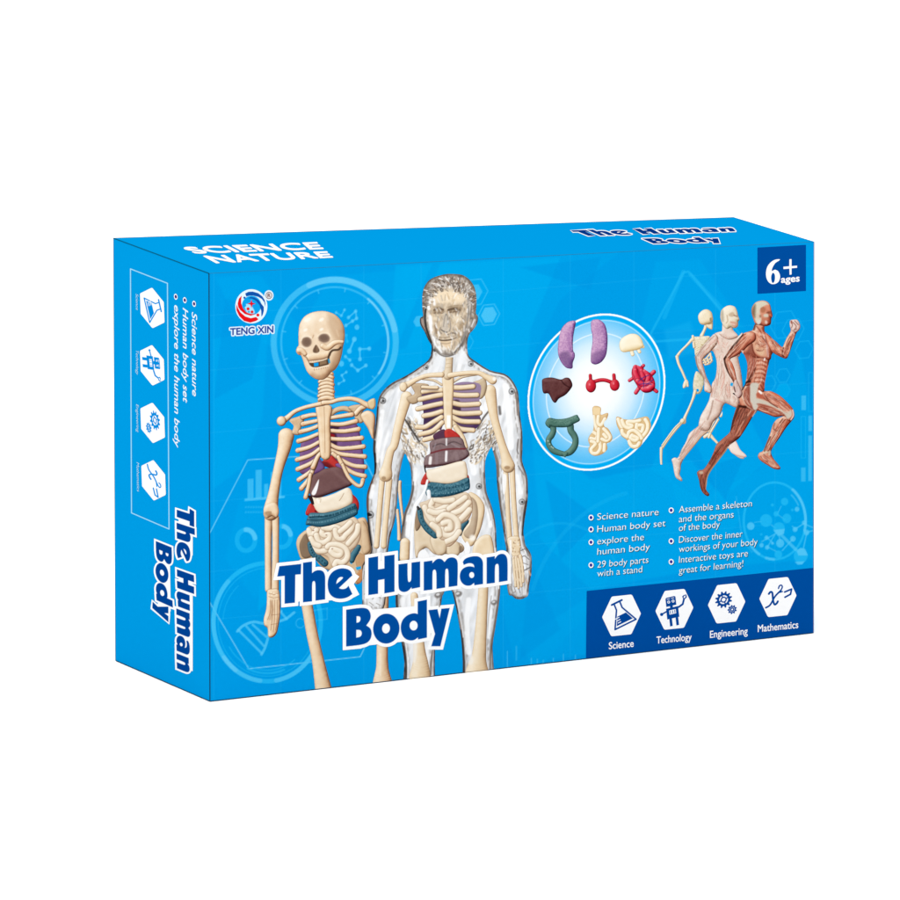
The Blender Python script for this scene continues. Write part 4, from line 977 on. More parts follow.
def d_stomach(b):
    b.tube(zS([(465, 370), (470, 410), (482, 450)]), 1.5, IV, line=(190, 160, 110)); b.tube(zS([(565, 370), (585, 410)]), 1.4, IV, line=(190, 160, 110)); b.tube(zS([(600, 320), (640, 335)]), 1.2, IV, line=(190, 160, 110))
    b.blob(zS([(287, 320), (300, 245), (350, 190), (430, 150), (500, 143), (562, 165), (605, 212), (630, 272), (640, 330), (560, 372), (490, 386), (420, 402), (350, 410), (305, 385)]), IV, 6, line=(190, 160, 110))
def d_heart(b):
    RD = [(80, 4, 20), (150, 14, 40), (196, 22, 54), (220, 60, 84), (240, 130, 140)]
    for p, r in [([(622, 352), (640, 330)], 1.4), ([(665, 388), (692, 362)], 1.9), ([(600, 385), (570, 405)], 1.4), ([(622, 435), (602, 466)], 1.7), ([(680, 440), (706, 460)], 1.5), ([(600, 340), (596, 370)], 2.4)]: b.tube(zR(p), r, RD, line=(70, 6, 20))
    b.blob(zR([(584, 350), (600, 330), (622, 336), (650, 354), (674, 372), (694, 405), (696, 440), (676, 461), (644, 464), (618, 442), (600, 415), (584, 384)]), RD, 4, line=(70, 6, 20), tex=.25, seed=9, tscale=1.6)
    for p, r in [([(598, 338), (600, 370), (618, 410)], 2.6), ([(618, 336), (632, 362), (640, 395)], 2.5), ([(648, 358), (664, 384), (660, 410)], 2.3), ([(612, 408), (640, 425), (672, 420)], 2.6), ([(640, 448), (664, 446), (684, 432)], 2.8)]:
        b.tube(zR(p), r, RD, line=(84, 6, 24), lop=.8, clip=True)
    for p in ([(615, 410), (640, 390), (668, 378)], [(640, 440), (640, 410), (625, 390)], [(650, 430), (690, 400)], [(620, 425), (650, 420), (680, 425)]): b.stroke(zR(p), .8, (58, 48, 130), sm=True, op=.8, soft=.7)
    for x, y in [(655, 378), (626, 352), (598, 350), (660, 440)]: b.fill(ell(*zR([(x, y)])[0], .9, .5), (255, 170, 184), op=.6, clip=True, soft=.8)
def d_liver(b):
    b.blob(zR([(134, 418), (140, 398), (180, 392), (226, 402), (250, 393), (270, 397), (283, 425), (276, 445), (250, 475), (216, 495), (200, 515), (186, 506), (166, 470), (140, 466)]), [(36, 12, 14), (64, 28, 30), (86, 46, 46), (118, 78, 76)], 4, line=(36, 14, 16), tex=.08)
    b.stroke(zR([(228, 404), (245, 425), (270, 440)]), .9, (40, 14, 16), sm=True, op=.8, soft=.8); b.stroke(zR([(150, 410), (200, 402)]), 1.2, (130, 92, 90), op=.5, soft=1.2)
def d_kidney(b):
    RD = [(100, 6, 20), (160, 18, 36), (198, 30, 48), (222, 80, 90)]
    b.tube(zR([(374, 380), (376, 412)]), 1.4, RD, line=(90, 8, 20)); b.tube(zR([(492, 378), (495, 410)]), 1.5, RD, line=(90, 8, 20)); b.tube(zR([(386, 414), (420, 404), (450, 404), (484, 416)]), 1.6, RD, line=(90, 8, 20))
    b.blob(ell(*zR([(377, 432)])[0], 4.9, 6.4), RD, 4, sm=False, line=(90, 8, 20)); b.blob(ell(*zR([(496, 428)])[0], 4.6, 5.6), RD, 4, sm=False, line=(90, 8, 20))
    for x, y in [(370, 425), (490, 420)]: b.fill(ell(*zR([(x, y)])[0], .9, 1.3), (250, 150, 160), op=.7, clip=True, soft=1)
def d_colon(b):
    G = [(26, 52, 48), (48, 82, 74), (74, 112, 100), (112, 148, 134)]
    b.tube(zU([(285, 280), (295, 340), (270, 400), (235, 450), (238, 520), (290, 590), (370, 625), (440, 640)]), [3.1, 2.6, 2.8, 2.6, 2.6, 2.8, 2.6, 2.2], G, line=(20, 42, 40)); b.tube(zU([(512, 280), (520, 340), (560, 400), (580, 460), (565, 540), (510, 610), (440, 640)]), [3.2, 3.0, 3.0, 2.8, 3.0, 3.0, 2.2], G, line=(20, 42, 40))
    b.blob(zU([(400, 620), (480, 620), (450, 678), (430, 672)]), G, 2)
    b.blob(zU([(195, 250), (215, 195), (255, 178), (330, 192), (420, 190), (500, 172), (590, 138), (612, 160), (630, 205), (560, 245), (500, 280), (430, 292), (340, 290), (260, 280), (240, 300)]), G, 3, line=(20, 42, 40), tex=.2, tscale=1)
    beads(zU([(230, 245), (330, 262), (430, 265), (520, 240), (610, 190)]), 20, (30, 60, 54), .5, 21); beads(zU([(230, 215), (330, 225), (430, 225), (520, 200), (595, 160)]), 20, (112, 150, 136), .4, 22)
    for x, y in [(225, 470), (245, 510), (270, 545), (290, 560)]: b.fill(ell(*zU([(x, y)])[0], .9, .6, .7), (210, 222, 214), op=.75, clip=True, soft=.7)
CL = (196, 150, 92)
def d_gut(b):
    b.blob(zI([(95, 105), (190, 105), (195, 200), (285, 178), (270, 250), (235, 290), (240, 350), (290, 380), (340, 480), (320, 540), (270, 565), (275, 640), (210, 700), (120, 722), (60, 690), (42, 640), (60, 590), (40, 530), (50, 480), (100, 400), (110, 300)]), [(190, 150, 96), (216, 180, 126), (230, 200, 152)], 3, sm=True, line=CL)
    b.fill(zI([(95, 105), (190, 105), (190, 200), (95, 200)]), (240, 214, 168), clip=True, soft=1)
    for c in ([(105, 220), (125, 320), (150, 390)], [(165, 220), (160, 300), (200, 330), (250, 250)], [(95, 420), (150, 460), (130, 510), (70, 500)], [(75, 540), (130, 570), (75, 640), (90, 690), (150, 690), (190, 630), (185, 560)], [(235, 380), (290, 440), (315, 490), (270, 530), (210, 510)], [(170, 380), (165, 480), (160, 540)], [(245, 580), (240, 660)], [(235, 450), (270, 490)]):
        b.tube(zI(c), 1.75, IV, line=CL, lw=.35, lop=.7, clip=True)
def d_gut2(b):
    b.blob(zI([(400, 232), (440, 232), (500, 260), (600, 262), (700, 240), (795, 225), (832, 300), (835, 360), (800, 440), (740, 510), (720, 570), (690, 610), (620, 632), (560, 590), (535, 520), (470, 470), (440, 400), (405, 320)]), [(190, 150, 96), (216, 180, 126), (230, 200, 152)], 3, line=CL)
    for c in ([(420, 255), (450, 330), (470, 360)], [(470, 270), (500, 340), (560, 370), (600, 340), (550, 320), (545, 285), (640, 285), (700, 270)], [(660, 320), (660, 390), (720, 420), (740, 340), (690, 330)], [(770, 260), (800, 320), (790, 400), (740, 470)], [(470, 400), (480, 440), (540, 480), (560, 420), (620, 400), (680, 440), (720, 500)], [(600, 460), (580, 500), (640, 530), (670, 500), (610, 470)], [(560, 540), (600, 600), (660, 600), (690, 560)]):
        b.tube(zI(c), 1.85, IV, line=CL, lw=.35, lop=.7, clip=True)
for nm, ly, fn in [('lung', 3.0, d_lung1), ('lung', 3.0, d_lung2), ('stomach', 3.0, d_stomach), ('heart', 3.0, d_heart), ('liver', 3.0, d_liver), ('kidneys', 3.0, d_kidney), ('large_intestine', 3.0, d_colon), ('small_intestine', 3.0, d_gut), ('small_intestine', 3.0, d_gut2)]: organ(nm, ly, fn)

# ================================================================== FRONT: running figures
zg, zh, zi = Z(680, 290, 12.857), Z(740, 290, 12.857), Z(680, 350, 12.857)
zj, zk, zl, zm = Z(740, 350, 11.25), Z(730, 400, 11.25), Z(660, 420, 11.25), Z(670, 330, 18)
# a bare skeleton
IVB = [(150, 120, 84), (206, 180, 138), (236, 218, 184), (250, 242, 222)]
LB = (170, 130, 86)
a = Art(655, 308, 716, 465, 0.32)
k = dict(line=LB, lw=.25, lop=.6)
a.tube(zg([(328, 470), (305, 530), (275, 590)]), [1.3, 1.1, 1.6], IVB, **k)
a.blob(zg([(318, 430), (350, 420), (410, 400), (410, 500), (392, 508), (345, 480)]), IVB, 2, **k)
a.blob(zg([(232, 360), (245, 310), (290, 268), (345, 258), (395, 290), (412, 340), (412, 410), (350, 440), (300, 450), (255, 430)]), IVB, 5, **k)
a.fill(zg([(378, 370), (400, 360), (402, 400), (382, 405)]), (150, 122, 84), sm=True, op=.8, clip=True, soft=.8); a.fill(zg([(300, 430), (340, 420), (330, 460)]), (180, 150, 104), op=.6, clip=True, soft=1)
a.stroke(zg([(360, 445), (405, 435)]), .8, (140, 100, 60), op=.8, soft=.7)
a.tube(zm([(405, 165), (300, 280), (180, 400), (118, 490)]), [1.4, .9, .9, 1.3], IVB, **k); a.tube(zm([(118, 490), (150, 620), (220, 770), (270, 890), (310, 980)]), [1.3, 1.0, .9, .8, .9], IVB, **k)
a.tube(zi([(75, 410), (60, 455), (45, 485)]), [1.6, 1.8, .8], IVB, **k); a.tube(zi([(90, 420), (95, 470)]), .8, IVB, **k)
a.blob(zg([(160, 615), (230, 605), (300, 600), (380, 605), (330, 680), (260, 760), (195, 850), (180, 760), (160, 700)]), [(168, 144, 104), (204, 188, 150), (226, 214, 184), (240, 232, 208)], 3, tex=.5, tscale=1.0, seed=3)
for i in range(7):
    a.tube(zg([(175 + i * 4, 650 + i * 28), (240, 640 + i * 24), (330 - i * 18, 650 + i * 26)]), .5, IVB, clip=True, op=.8)
a.tube(zg([(170, 690), (178, 740)]), 1.0, IVB, **k); a.tube(zg([(160, 600), (165, 640)]), 1.2, IVB)
for p in ([(580, 560), (650, 520), (720, 430)], [(600, 600), (680, 560), (745, 500)], [(630, 630), (700, 610), (750, 560)], [(590, 520), (640, 600)], [(660, 510), (700, 600)], [(720, 440), (745, 560)]): a.tube(zm(p), .75, IVB, **k)
a.blob(zi([(170, 410), (200, 290), (240, 300), (290, 360), (300, 440), (285, 500), (250, 560), (200, 565), (170, 520)]), [(150, 136, 96), (186, 176, 136), (212, 204, 172), (236, 228, 204)], 3, tex=.3, **k)
a.cut(ell(*zi([(222, 525)])[0], 1.4, 1.5)); a.cut(zi([(285, 480), (300, 460), (310, 480), (295, 500)]))
a.tube(zi([(190, 540), (160, 640), (110, 760), (60, 870), (45, 930)]), [1.5, 1.0, .9, 1.2, 2.0], IVB, **k)
a.tube(zl([(250, 15), (215, 60), (110, 190), (15, 325)]), [2.0, 1.3, 1.1, 1.2], IVB, **k); a.tube(zl([(225, 35), (150, 110), (20, 290)]), .5, IVB, **k); a.tube(zl([(10, 325), (8, 420), (12, 520)]), [1.2, 1.0, .7], IVB, **k)
a.tube(zi([(605, 705), (550, 800), (490, 900)]), [1.3, .9, .9], IVB, **k)
a.lay('skeleton_runner', FRONT, 1.0, box)
a = Art(700, 400, 722, 446, 0.32)
a.tube(zl([(652, 0), (610, 70), (560, 150)]), [.9, .8, 1.1], IVB, **k); a.tube(zl([(620, 0), (580, 70), (545, 140)]), .45, IVB, **k)
a.tube(zi([(605, 705), (560, 790), (520, 860)]), [1.4, .9, .8], IVB, **k); a.tube(zi([(560, 700), (520, 790), (480, 880)]), .5, IVB, **k)
a.tube(zl([(500, 195), (550, 170), (600, 220), (640, 262)]), [1.4, 1.5, 1.1, .9], IVB, **k); a.tube(zl([(560, 160), (545, 200)]), 1.0, IVB, **k)
a.lay('skeleton_runner_leg', FRONT, 1.0, bpy.data.objects['skeleton_runner'])

# a pale see-through body
def fibres(b, path, wid, n, cols, seed, lo=.25, hi=.75, op=.5):
    q = smooth(path, False, 8); rf = random.Random(seed)
    t = np.gradient(q, axis=0); t /= np.linalg.norm(t, axis=1)[:, None]; nn = np.stack([-t[:, 1], t[:, 0]], 1)
    for _ in range(n):
        m = len(q); i = rf.randint(0, m - 5); j = min(m, i + rf.randint(4, max(5, m // 2))); o = rf.uniform(-wid, wid)
        k2 = np.sin(np.linspace(0, math.pi, j - i))[:, None] * .35 + .75
        b.stroke(q[i:j] + nn[i:j] * o * k2, rf.uniform(lo, hi), rf.choice(cols), op=op, soft=.6, clip=True)
GC = [(240, 226, 214), (206, 160, 144), (180, 136, 118), (220, 140, 122), (234, 214, 200), (158, 120, 104)]
PK = [(112, 84, 72), (176, 140, 124), (208, 178, 162), (228, 206, 192), (244, 232, 222)]
PL = (150, 112, 96)
k = dict(line=PL, lw=.25, lop=.55)
a = Art(664, 303, 750, 484, 0.36)
a.blob(zl([(755, 290), (840, 240), (872, 300), (905, 380), (940, 425), (930, 440), (880, 425), (800, 360)]), [(160, 136, 124), (226, 204, 190), (244, 228, 216)], 3, **k)
a.blob(zk([(-10, 470), (60, 478), (110, 565), (178, 632), (150, 646), (60, 622), (0, 575)]), [(206, 150, 130), (236, 212, 200), (248, 236, 226)], 3, **k)
a.blob(zl([(450, -20), (445, 55), (400, 100), (330, 158), (292, 250), (242, 340), (202, 430), (160, 432), (130, 452), (140, 490), (150, 540), (160, 600), (180, 655), (236, 692), (242, 672), (215, 622), (226, 560), (230, 510), (262, 440), (330, 355), (402, 270), (470, 188), (540, 132), (590, 30), (620, -60), (500, -60)]), PK, 4, tex=.12, **k)
a.blob(zg([(440, 572), (530, 540), (660, 520), (740, 600), (800, 560), (800, 700), (760, 850)]) + zi([(740, 100), (780, 300), (800, 520), (760, 660), (735, 745), (620, 700), (575, 690), (540, 740), (500, 850)]) + zl([(590, 30), (540, 120), (440, 100), (450, -20)]) + zi([(330, 740), (372, 650), (392, 560), (412, 440), (452, 370), (472, 250), (466, 130), (430, 30)]) + zg([(400, 770), (420, 650)]), PK, 6, tex=.1, tscale=1.2, **k)
a.blob(zg([(545, 430), (600, 430), (670, 470), (680, 520), (740, 600), (620, 640), (500, 570), (535, 530)]), PK, 4)
a.blob(zg([(518, 330), (530, 270), (580, 222), (640, 205), (700, 225), (728, 280), (742, 340), (758, 385), (742, 408), (738, 465), (700, 492), (650, 480), (600, 500), (550, 450), (522, 380)]), [(120, 100, 78), (186, 168, 138), (222, 208, 182), (238, 226, 204), (248, 238, 220)], 7, **k)
a.fill(zg([(640, 300), (680, 290), (700, 330), (660, 350), (620, 330)]), (196, 168, 138), sm=True, op=.8, clip=True, soft=1.5); a.fill(zg([(640, 410), (720, 420), (730, 470), (680, 480)]), (206, 140, 118), sm=True, op=.7, clip=True, soft=1.5)
a.stroke(zg([(690, 330), (730, 345)]), .9, (130, 84, 70), op=.8, soft=.8); a.stroke(zg([(600, 330), (610, 400), (590, 430)]), .9, (176, 146, 112), sm=True, op=.7, soft=.9); a.stroke(zg([(650, 440), (700, 450)]), .9, (240, 220, 206), op=.8, soft=.7)
a.fill(zg([(520, 300), (550, 260), (560, 400), (530, 400)]), (120, 104, 80), sm=True, op=.4, clip=True, soft=2)
a.blob(zg([(480, 620), (440, 575), (395, 610), (330, 680), (262, 760), (192, 862)]) + zi([(192, 100), (212, 200), (250, 292), (300, 370), (312, 430), (312, 520), (345, 546), (392, 556), (402, 500), (372, 430), (330, 345), (302, 240), (282, 150), (300, 110)]) + zg([(400, 780), (470, 690)]), [(96, 66, 52), (162, 124, 104), (206, 174, 156), (230, 208, 194), (246, 234, 224)], 4, tex=.15, **k)
a.stroke(zi([(200, 90), (215, 190), (260, 290), (305, 370)]), 1.6, (104, 76, 56), sm=True, op=.6, soft=1.5, clip=True); a.stroke(zg([(430, 600), (330, 700), (220, 850)]), 1.2, (112, 82, 62), sm=True, op=.5, soft=1.5, clip=True)
rq = random.Random(8)
for _ in range(70):
    x, y = rq.uniform(410, 760), rq.uniform(570, 860)
    a.stroke(zg([(x, y), (x + rq.uniform(-25, 25), y + rq.uniform(10, 40))]), rq.uniform(.3, .7), rq.choice([(244, 232, 222), (190, 150, 134), (214, 128, 108), (232, 214, 200), (170, 134, 116)]), op=.5, soft=.7)
for p, c in [([(470, 380), (460, 470), (440, 560)], (176, 128, 112)), ([(520, 360), (500, 500), (510, 600)], (228, 222, 206)), ([(450, 640), (500, 660), (540, 680)], (206, 140, 130)), ([(420, 660), (390, 800), (350, 900)], (140, 100, 84)), ([(560, 400), (640, 500), (700, 560)], (240, 230, 216)), ([(520, 620), (600, 640), (720, 660)], (236, 226, 212))]:
    a.stroke(zi(p), 1.2, c, sm=True, op=.6, soft=1.3)
for p in ([(480, 60), (380, 160), (310, 260), (220, 420)], [(430, 130), (330, 230), (240, 400)]): a.stroke(zl(p), .8, (150, 110, 92), sm=True, op=.6, soft=.9)
a.fill(ell(*zl([(465, 105)])[0], 2.0, 1.6), (120, 84, 68), op=.6, clip=True, soft=1.5)
a.stroke(zl([(545, 125), (460, 185), (330, 345), (255, 440)]), 1.0, (236, 196, 150), sm=True, op=.7, soft=.9)
for q, wd, n in [(zi([(520, 60), (500, 260), (480, 440), (440, 620)]), 6, 60), (zi([(620, 300), (640, 500), (660, 680)]), 8, 45), (zl([(500, 20), (400, 160), (280, 340), (190, 440)]), 3.2, 70), (zl([(160, 470), (190, 600)]), 1.6, 0), (zg([(440, 620), (340, 720), (230, 860)]), 3, 40), (zi([(240, 90), (270, 250), (340, 420)]), 2.2, 40), (zg([(600, 500), (620, 560)]), 5, 0)]:
    if n: fibres(a, q, wd, n, GC, 30 + n, op=.5)
a.fill(zi([(640, 460), (650, 425), (680, 430), (672, 475)]), (30, 165, 225), clip=True, soft=.6)
a.lay('pale_body_runner', FRONT, 1.5, box)

# a muscle figure
FC = [(246, 214, 192), (226, 160, 132), (124, 50, 34), (96, 36, 26), (206, 120, 92), (240, 226, 212), (150, 66, 46)]
FD = [(206, 140, 116), (176, 104, 84), (60, 22, 16), (44, 18, 14), (146, 76, 58), (196, 84, 54)]
MU = [(62, 20, 12), (130, 58, 40), (182, 100, 76), (214, 146, 118), (242, 204, 178)]
MD = [(36, 14, 10), (86, 40, 32), (132, 72, 58), (168, 104, 84)]
ML = (96, 34, 20)
k = dict(line=ML, lw=.25, lop=.6)
a = Art(694, 299, 806, 499, 0.36)
# far leg, near-side thigh and shank
a.blob(zk([(100, 40), (200, 60), (300, 115), (250, 190), (180, 310), (104, 425)]) + zl([(842, 240), (765, 300), (738, 352), (660, 452), (572, 570), (530, 650), (520, 720), (512, 790), (548, 840), (530, 860), (480, 822), (452, 760), (440, 690), (425, 640), (416, 600), (440, 575), (492, 560), (560, 460), (602, 370), (632, 290), (702, 220), (780, 150), (800, 80), (822, -20)]), [(48, 20, 14), (104, 50, 38), (152, 84, 66), (186, 118, 96)], 4.5, tex=.12, **k)
a.stroke(zl([(760, 310), (680, 420), (580, 550), (530, 640), (510, 780)]), 1.5, (206, 170, 130), sm=True, op=.8, soft=1.0); a.stroke(zl([(640, 300), (700, 250), (740, 240)]), 2.5, (186, 120, 96), sm=True, op=.6, soft=2)
a.stroke(zl([(612, 370), (660, 395), (720, 340)]), 1.2, (150, 50, 36), sm=True, op=.8, soft=1); a.stroke(zl([(470, 620), (450, 700), (475, 800)]), 1.6, (80, 40, 28), sm=True, op=.6, soft=1.2)
a.fill(ell(*zl([(460, 598)])[0], 2, 1.6), (206, 186, 160), op=.8, clip=True, soft=1.2); a.fill(zl([(770, 280), (840, 250), (830, 300), (775, 320)]), (212, 186, 166), op=.7, clip=True, soft=1.5)
for p, c, wd in [([(230, 130), (150, 250), (60, 400)], (224, 176, 150), 1.3), ([(270, 130), (200, 240), (110, 400)], (190, 80, 52), 1.6), ([(170, 110), (90, 230), (20, 400)], (150, 92, 80), 1.6), ([(190, 190), (120, 330), (80, 420)], (70, 24, 18), .9), ([(100, 70), (50, 200), (8, 330)], (48, 22, 16), 2.4), ([(290, 125), (250, 190)], (246, 232, 220), 1.2)]:
    a.stroke(zk(p), wd, c, sm=True, op=.7, soft=1.0)
fibres(a, zk([(170, 90), (110, 230), (50, 400)]), 5.0, 60, FD, 1); fibres(a, zl([(760, 230), (680, 340), (570, 510)]), 3.4, 60, FD, 2); fibres(a, zl([(470, 610), (480, 720), (510, 820)]), 1.6, 16, FD, 3)
# near leg
a.blob(zk([(715, 165), (702, 220), (670, 262), (620, 325), (552, 430), (482, 530), (456, 590), (480, 660), (540, 735), (562, 770), (545, 785), (490, 776), (430, 742), (352, 692), (316, 650), (318, 622), (332, 600), (372, 578), (410, 490), (450, 390), (470, 320), (490, 268), (530, 222), (600, 188), (660, 150)]), MU, 4, tex=.08, **k)
for p, c, wd, o in [([(500, 270), (490, 330), (540, 360)], (96, 42, 30), 1.6, .6), ([(560, 330), (500, 430), (440, 540)], (196, 190, 172), 1.3, .8), ([(640, 250), (560, 380), (470, 530)], (200, 84, 50), 1.2, .7), ([(540, 230), (510, 280), (500, 320)], (216, 168, 144), 2.5, .5), ([(450, 420), (410, 510), (385, 580)], (64, 28, 20), 1.4, .7), ([(590, 220), (560, 260)], (70, 24, 16), 1.2, .7),
                    ([(390, 600), (440, 580), (440, 620)], (206, 200, 180), 2.2, .8), ([(400, 650), (460, 700), (530, 760)], (224, 190, 166), 1.4, .7), ([(340, 640), (400, 690), (470, 740)], (150, 92, 74), 1.2, .6), ([(380, 620), (420, 690)], (130, 96, 96), 1.6, .6)]:
    a.stroke(zk(p), wd, c, sm=True, op=o, soft=1.0)
fibres(a, zk([(640, 210), (560, 320), (470, 480), (420, 580)]), 3.2, 70, FC, 4); fibres(a, zk([(370, 630), (440, 690), (520, 760)]), 2.2, 30, FC + [(226, 200, 180)], 5)
a.blob(zj([(120, 380), (200, 385), (265, 465), (345, 472), (442, 520), (532, 602), (592, 672), (607, 740), (590, 785), (545, 800), (500, 745), (400, 757), (300, 722), (200, 685), (160, 680), (90, 660), (20, 640), (-10, 560), (20, 450), (80, 370)]), MU, 5, tex=.08, **k)
# torso, neck
a.blob(zj([(30, 20), (150, -60), (260, -110), (340, -80), (372, 10), (338, 80), (312, 180), (292, 270), (272, 380), (262, 470), (200, 440), (120, 400), (60, 400), (76, 300), (82, 160), (50, 60)]), MU, 6, tex=.08, **k)
a.blob(zh([(170, 500), (200, 440), (300, 460), (312, 540), (400, 620), (420, 720), (400, 800), (380, 900), (250, 880), (150, 860), (60, 820), (0, 700), (20, 590), (100, 545), (150, 530)]), MU, 7, tex=.08, **k)
a.fill(zh([(160, 740), (130, 700), (100, 760), (60, 840), (120, 900), (190, 900)]), (112, 52, 42), sm=True, op=.6, clip=True, soft=2.5)
a.fill(zj([(40, 60), (110, 60), (170, 130), (170, 200), (120, 330), (80, 330), (90, 180)]), (168, 92, 76), sm=True, op=.8, clip=True, soft=2)
a.fill(zj([(180, 200), (120, 350), (70, 370), (140, 240)]), (66, 26, 18), sm=True, op=.8, clip=True, soft=1.5)
a.fill(zh([(180, 650), (260, 680), (330, 720), (340, 850), (260, 860), (190, 800), (150, 720)]), (216, 164, 134), sm=True, op=.75, clip=True, soft=2.5); a.fill(zh([(200, 720), (270, 740), (310, 800), (280, 850), (210, 810)]), (226, 190, 156), sm=True, op=.7, clip=True, soft=2)
for p, c, wd, o in [([(300, 600), (340, 700), (355, 860)], (236, 220, 214), 1.5, .9), ([(325, 640), (350, 740), (350, 880)], (150, 70, 58), .8, .7), ([(150, 700), (170, 800), (230, 870), (330, 880)], (110, 44, 32), 1.4, .8), ([(380, 750), (400, 800), (380, 870)], (130, 60, 44), 1.4, .6), ([(180, 540), (150, 620), (160, 680)], (240, 206, 184), 1.6, .6),
                    ([(210, 470), (260, 540), (280, 580)], (120, 48, 36), 1.0, .7), ([(250, 460), (290, 560)], (222, 160, 134), 1.0, .7), ([(200, 500), (230, 560), (330, 590)], (236, 206, 190), 1.0, .7), ([(330, 480), (320, 560)], (140, 60, 40), 1.2, .5)]:
    a.stroke(zh(p), wd, c, sm=True, op=o, soft=1.0)
fibres(a, zh([(180, 560), (260, 640), (330, 720)]), 5, 30, FC, 6); fibres(a, zh([(200, 740), (270, 730), (340, 700)]), 4.5, 40, FC, 7, op=.4); fibres(a, zj([(150, 60), (130, 200), (90, 330)]), 4, 50, FC, 8, op=.4); fibres(a, zj([(250, 100), (230, 240), (180, 380)]), 5, 40, FC, 9, op=.4)
for i in range(6):
    y = 105 + i * 48
    a.stroke(zj([(195 - i * 5, y), (240, y - 8), (300 - i * 6, y + 18)]), 1.1, (238, 200, 180) if i % 2 else (226, 168, 142), sm=True, op=.65, soft=1.0)
    a.stroke(zj([(185 - i * 6, y + 22), (240 - i * 3, y + 18), (296 - i * 6, y + 40)]), .8, (140, 60, 42), sm=True, op=.7, soft=.9)
a.stroke(zj([(275, 100), (270, 120)]), 1.4, (255, 250, 246), op=.9, soft=1); a.stroke(zj([(310, 180), (280, 330), (266, 430)]), 1.2, (214, 100, 60), sm=True, op=.7, soft=1)
# pelvis sheath and thigh detail
a.fill(zj([(120, 380), (205, 385), (190, 470), (180, 540), (210, 590), (180, 680), (140, 660), (105, 560), (105, 470)]), (206, 202, 188), sm=True, op=.95, clip=True, soft=1.5)
a.fill(zj([(190, 550), (290, 580), (400, 640), (520, 700), (570, 680), (580, 740), (530, 780), (500, 735), (400, 660), (280, 620), (200, 600)]), (204, 200, 184), sm=True, op=.9, clip=True, soft=1.4)
for p, c, o in [([(185, 610), (290, 625), (400, 670), (500, 735), (400, 720), (280, 680)], (150, 74, 58), .85), ([(180, 500), (220, 480), (280, 540), (270, 560), (200, 540)], (176, 84, 62), .8), ([(280, 490), (380, 520), (480, 600), (540, 680), (480, 660), (360, 590)], (206, 132, 110), .75), ([(40, 470), (100, 400), (110, 480), (110, 580), (140, 660), (80, 640), (40, 560)], (140, 70, 56), .8)]:
    a.fill(zj(p), c, sm=True, op=o, clip=True, soft=1.5)
for p, c, wd, o in [([(215, 470), (235, 490)], (255, 252, 250), 2.2, .9), ([(350, 530), (390, 545)], (246, 220, 210), 2.2, .8), ([(270, 500), (330, 590), (420, 650)], (96, 44, 34), 1.0, .8), ([(200, 620), (300, 660), (420, 690)], (206, 150, 126), 1.0, .7), ([(210, 650), (330, 690), (440, 720)], (110, 50, 38), .9, .7), ([(340, 480), (450, 540), (560, 650)], (222, 104, 66), 1.0, .7),
                    ([(590, 680), (598, 740), (570, 790)], (250, 240, 234), 1.2, .85), ([(35, 440), (30, 540), (60, 620), (140, 680)], (214, 190, 168), 1.0, .7), ([(20, 450), (70, 370), (110, 360)], (44, 18, 14), 1.8, .85), ([(0, 640), (60, 645)], (40, 16, 12), 2.2, .8), ([(230, 400), (250, 440)], (110, 36, 30), 1.4, .7)]:
    a.stroke(zj(p), wd, c, sm=True, op=o, soft=1.0)
fibres(a, zj([(250, 500), (400, 580), (550, 690)]), 4.0, 60, FC, 10, op=.45); fibres(a, zj([(220, 650), (350, 690), (480, 730)]), 2.6, 40, FC, 11, op=.5); fibres(a, zj([(60, 440), (60, 540), (120, 640)]), 3.0, 30, FC, 12, op=.4)
# raised arm
a.blob(zh([(325, 560), (400, 622), (470, 682), (540, 742), (575, 680), (602, 620), (640, 560), (654, 520), (640, 455), (645, 400), (680, 390), (732, 392), (766, 450), (762, 505), (722, 552), (695, 620), (662, 722), (622, 832), (592, 882), (530, 866), (430, 812), (390, 760), (350, 680)]), MU, 4, tex=.08, **k)
for p, c, wd, o in [([(555, 750), (540, 830), (560, 860)], (64, 24, 18), 1.5, .8), ([(640, 600), (600, 700), (570, 830)], (110, 48, 36), 1.0, .7), ([(680, 610), (640, 730), (600, 850)], (226, 130, 90), 1.3, .7), ([(430, 690), (500, 760)], (236, 204, 176), 2.2, .7), ([(420, 780), (500, 830)], (150, 66, 44), 1.2, .7), ([(660, 530), (690, 570)], (220, 196, 180), 2.0, .7), ([(620, 640), (590, 740)], (222, 170, 146), .8, .7)]:
    a.stroke(zh(p), wd, c, sm=True, op=o, soft=1.0)
fibres(a, zh([(380, 640), (460, 740), (560, 820)]), 3.2, 45, FC, 13); fibres(a, zh([(580, 830), (620, 700), (680, 570)]), 2.8, 55, FC, 14)
a.blob(zh([(645, 400), (680, 388), (735, 392), (768, 450), (762, 505), (715, 545), (665, 520), (640, 455)]), [(110, 66, 54), (186, 142, 126), (222, 192, 180), (244, 226, 218)], 3)
for p in ([(655, 400), (670, 450), (660, 490)], [(680, 420), (720, 470), (700, 510)], [(700, 400), (745, 450)], [(690, 520), (725, 505)]): a.stroke(zh(p), .8, (118, 72, 60), sm=True, op=.8, soft=.8)
a.fill(zh([(645, 410), (665, 400), (672, 430), (655, 440)]), (150, 70, 52), sm=True, op=.7, clip=True, soft=1)
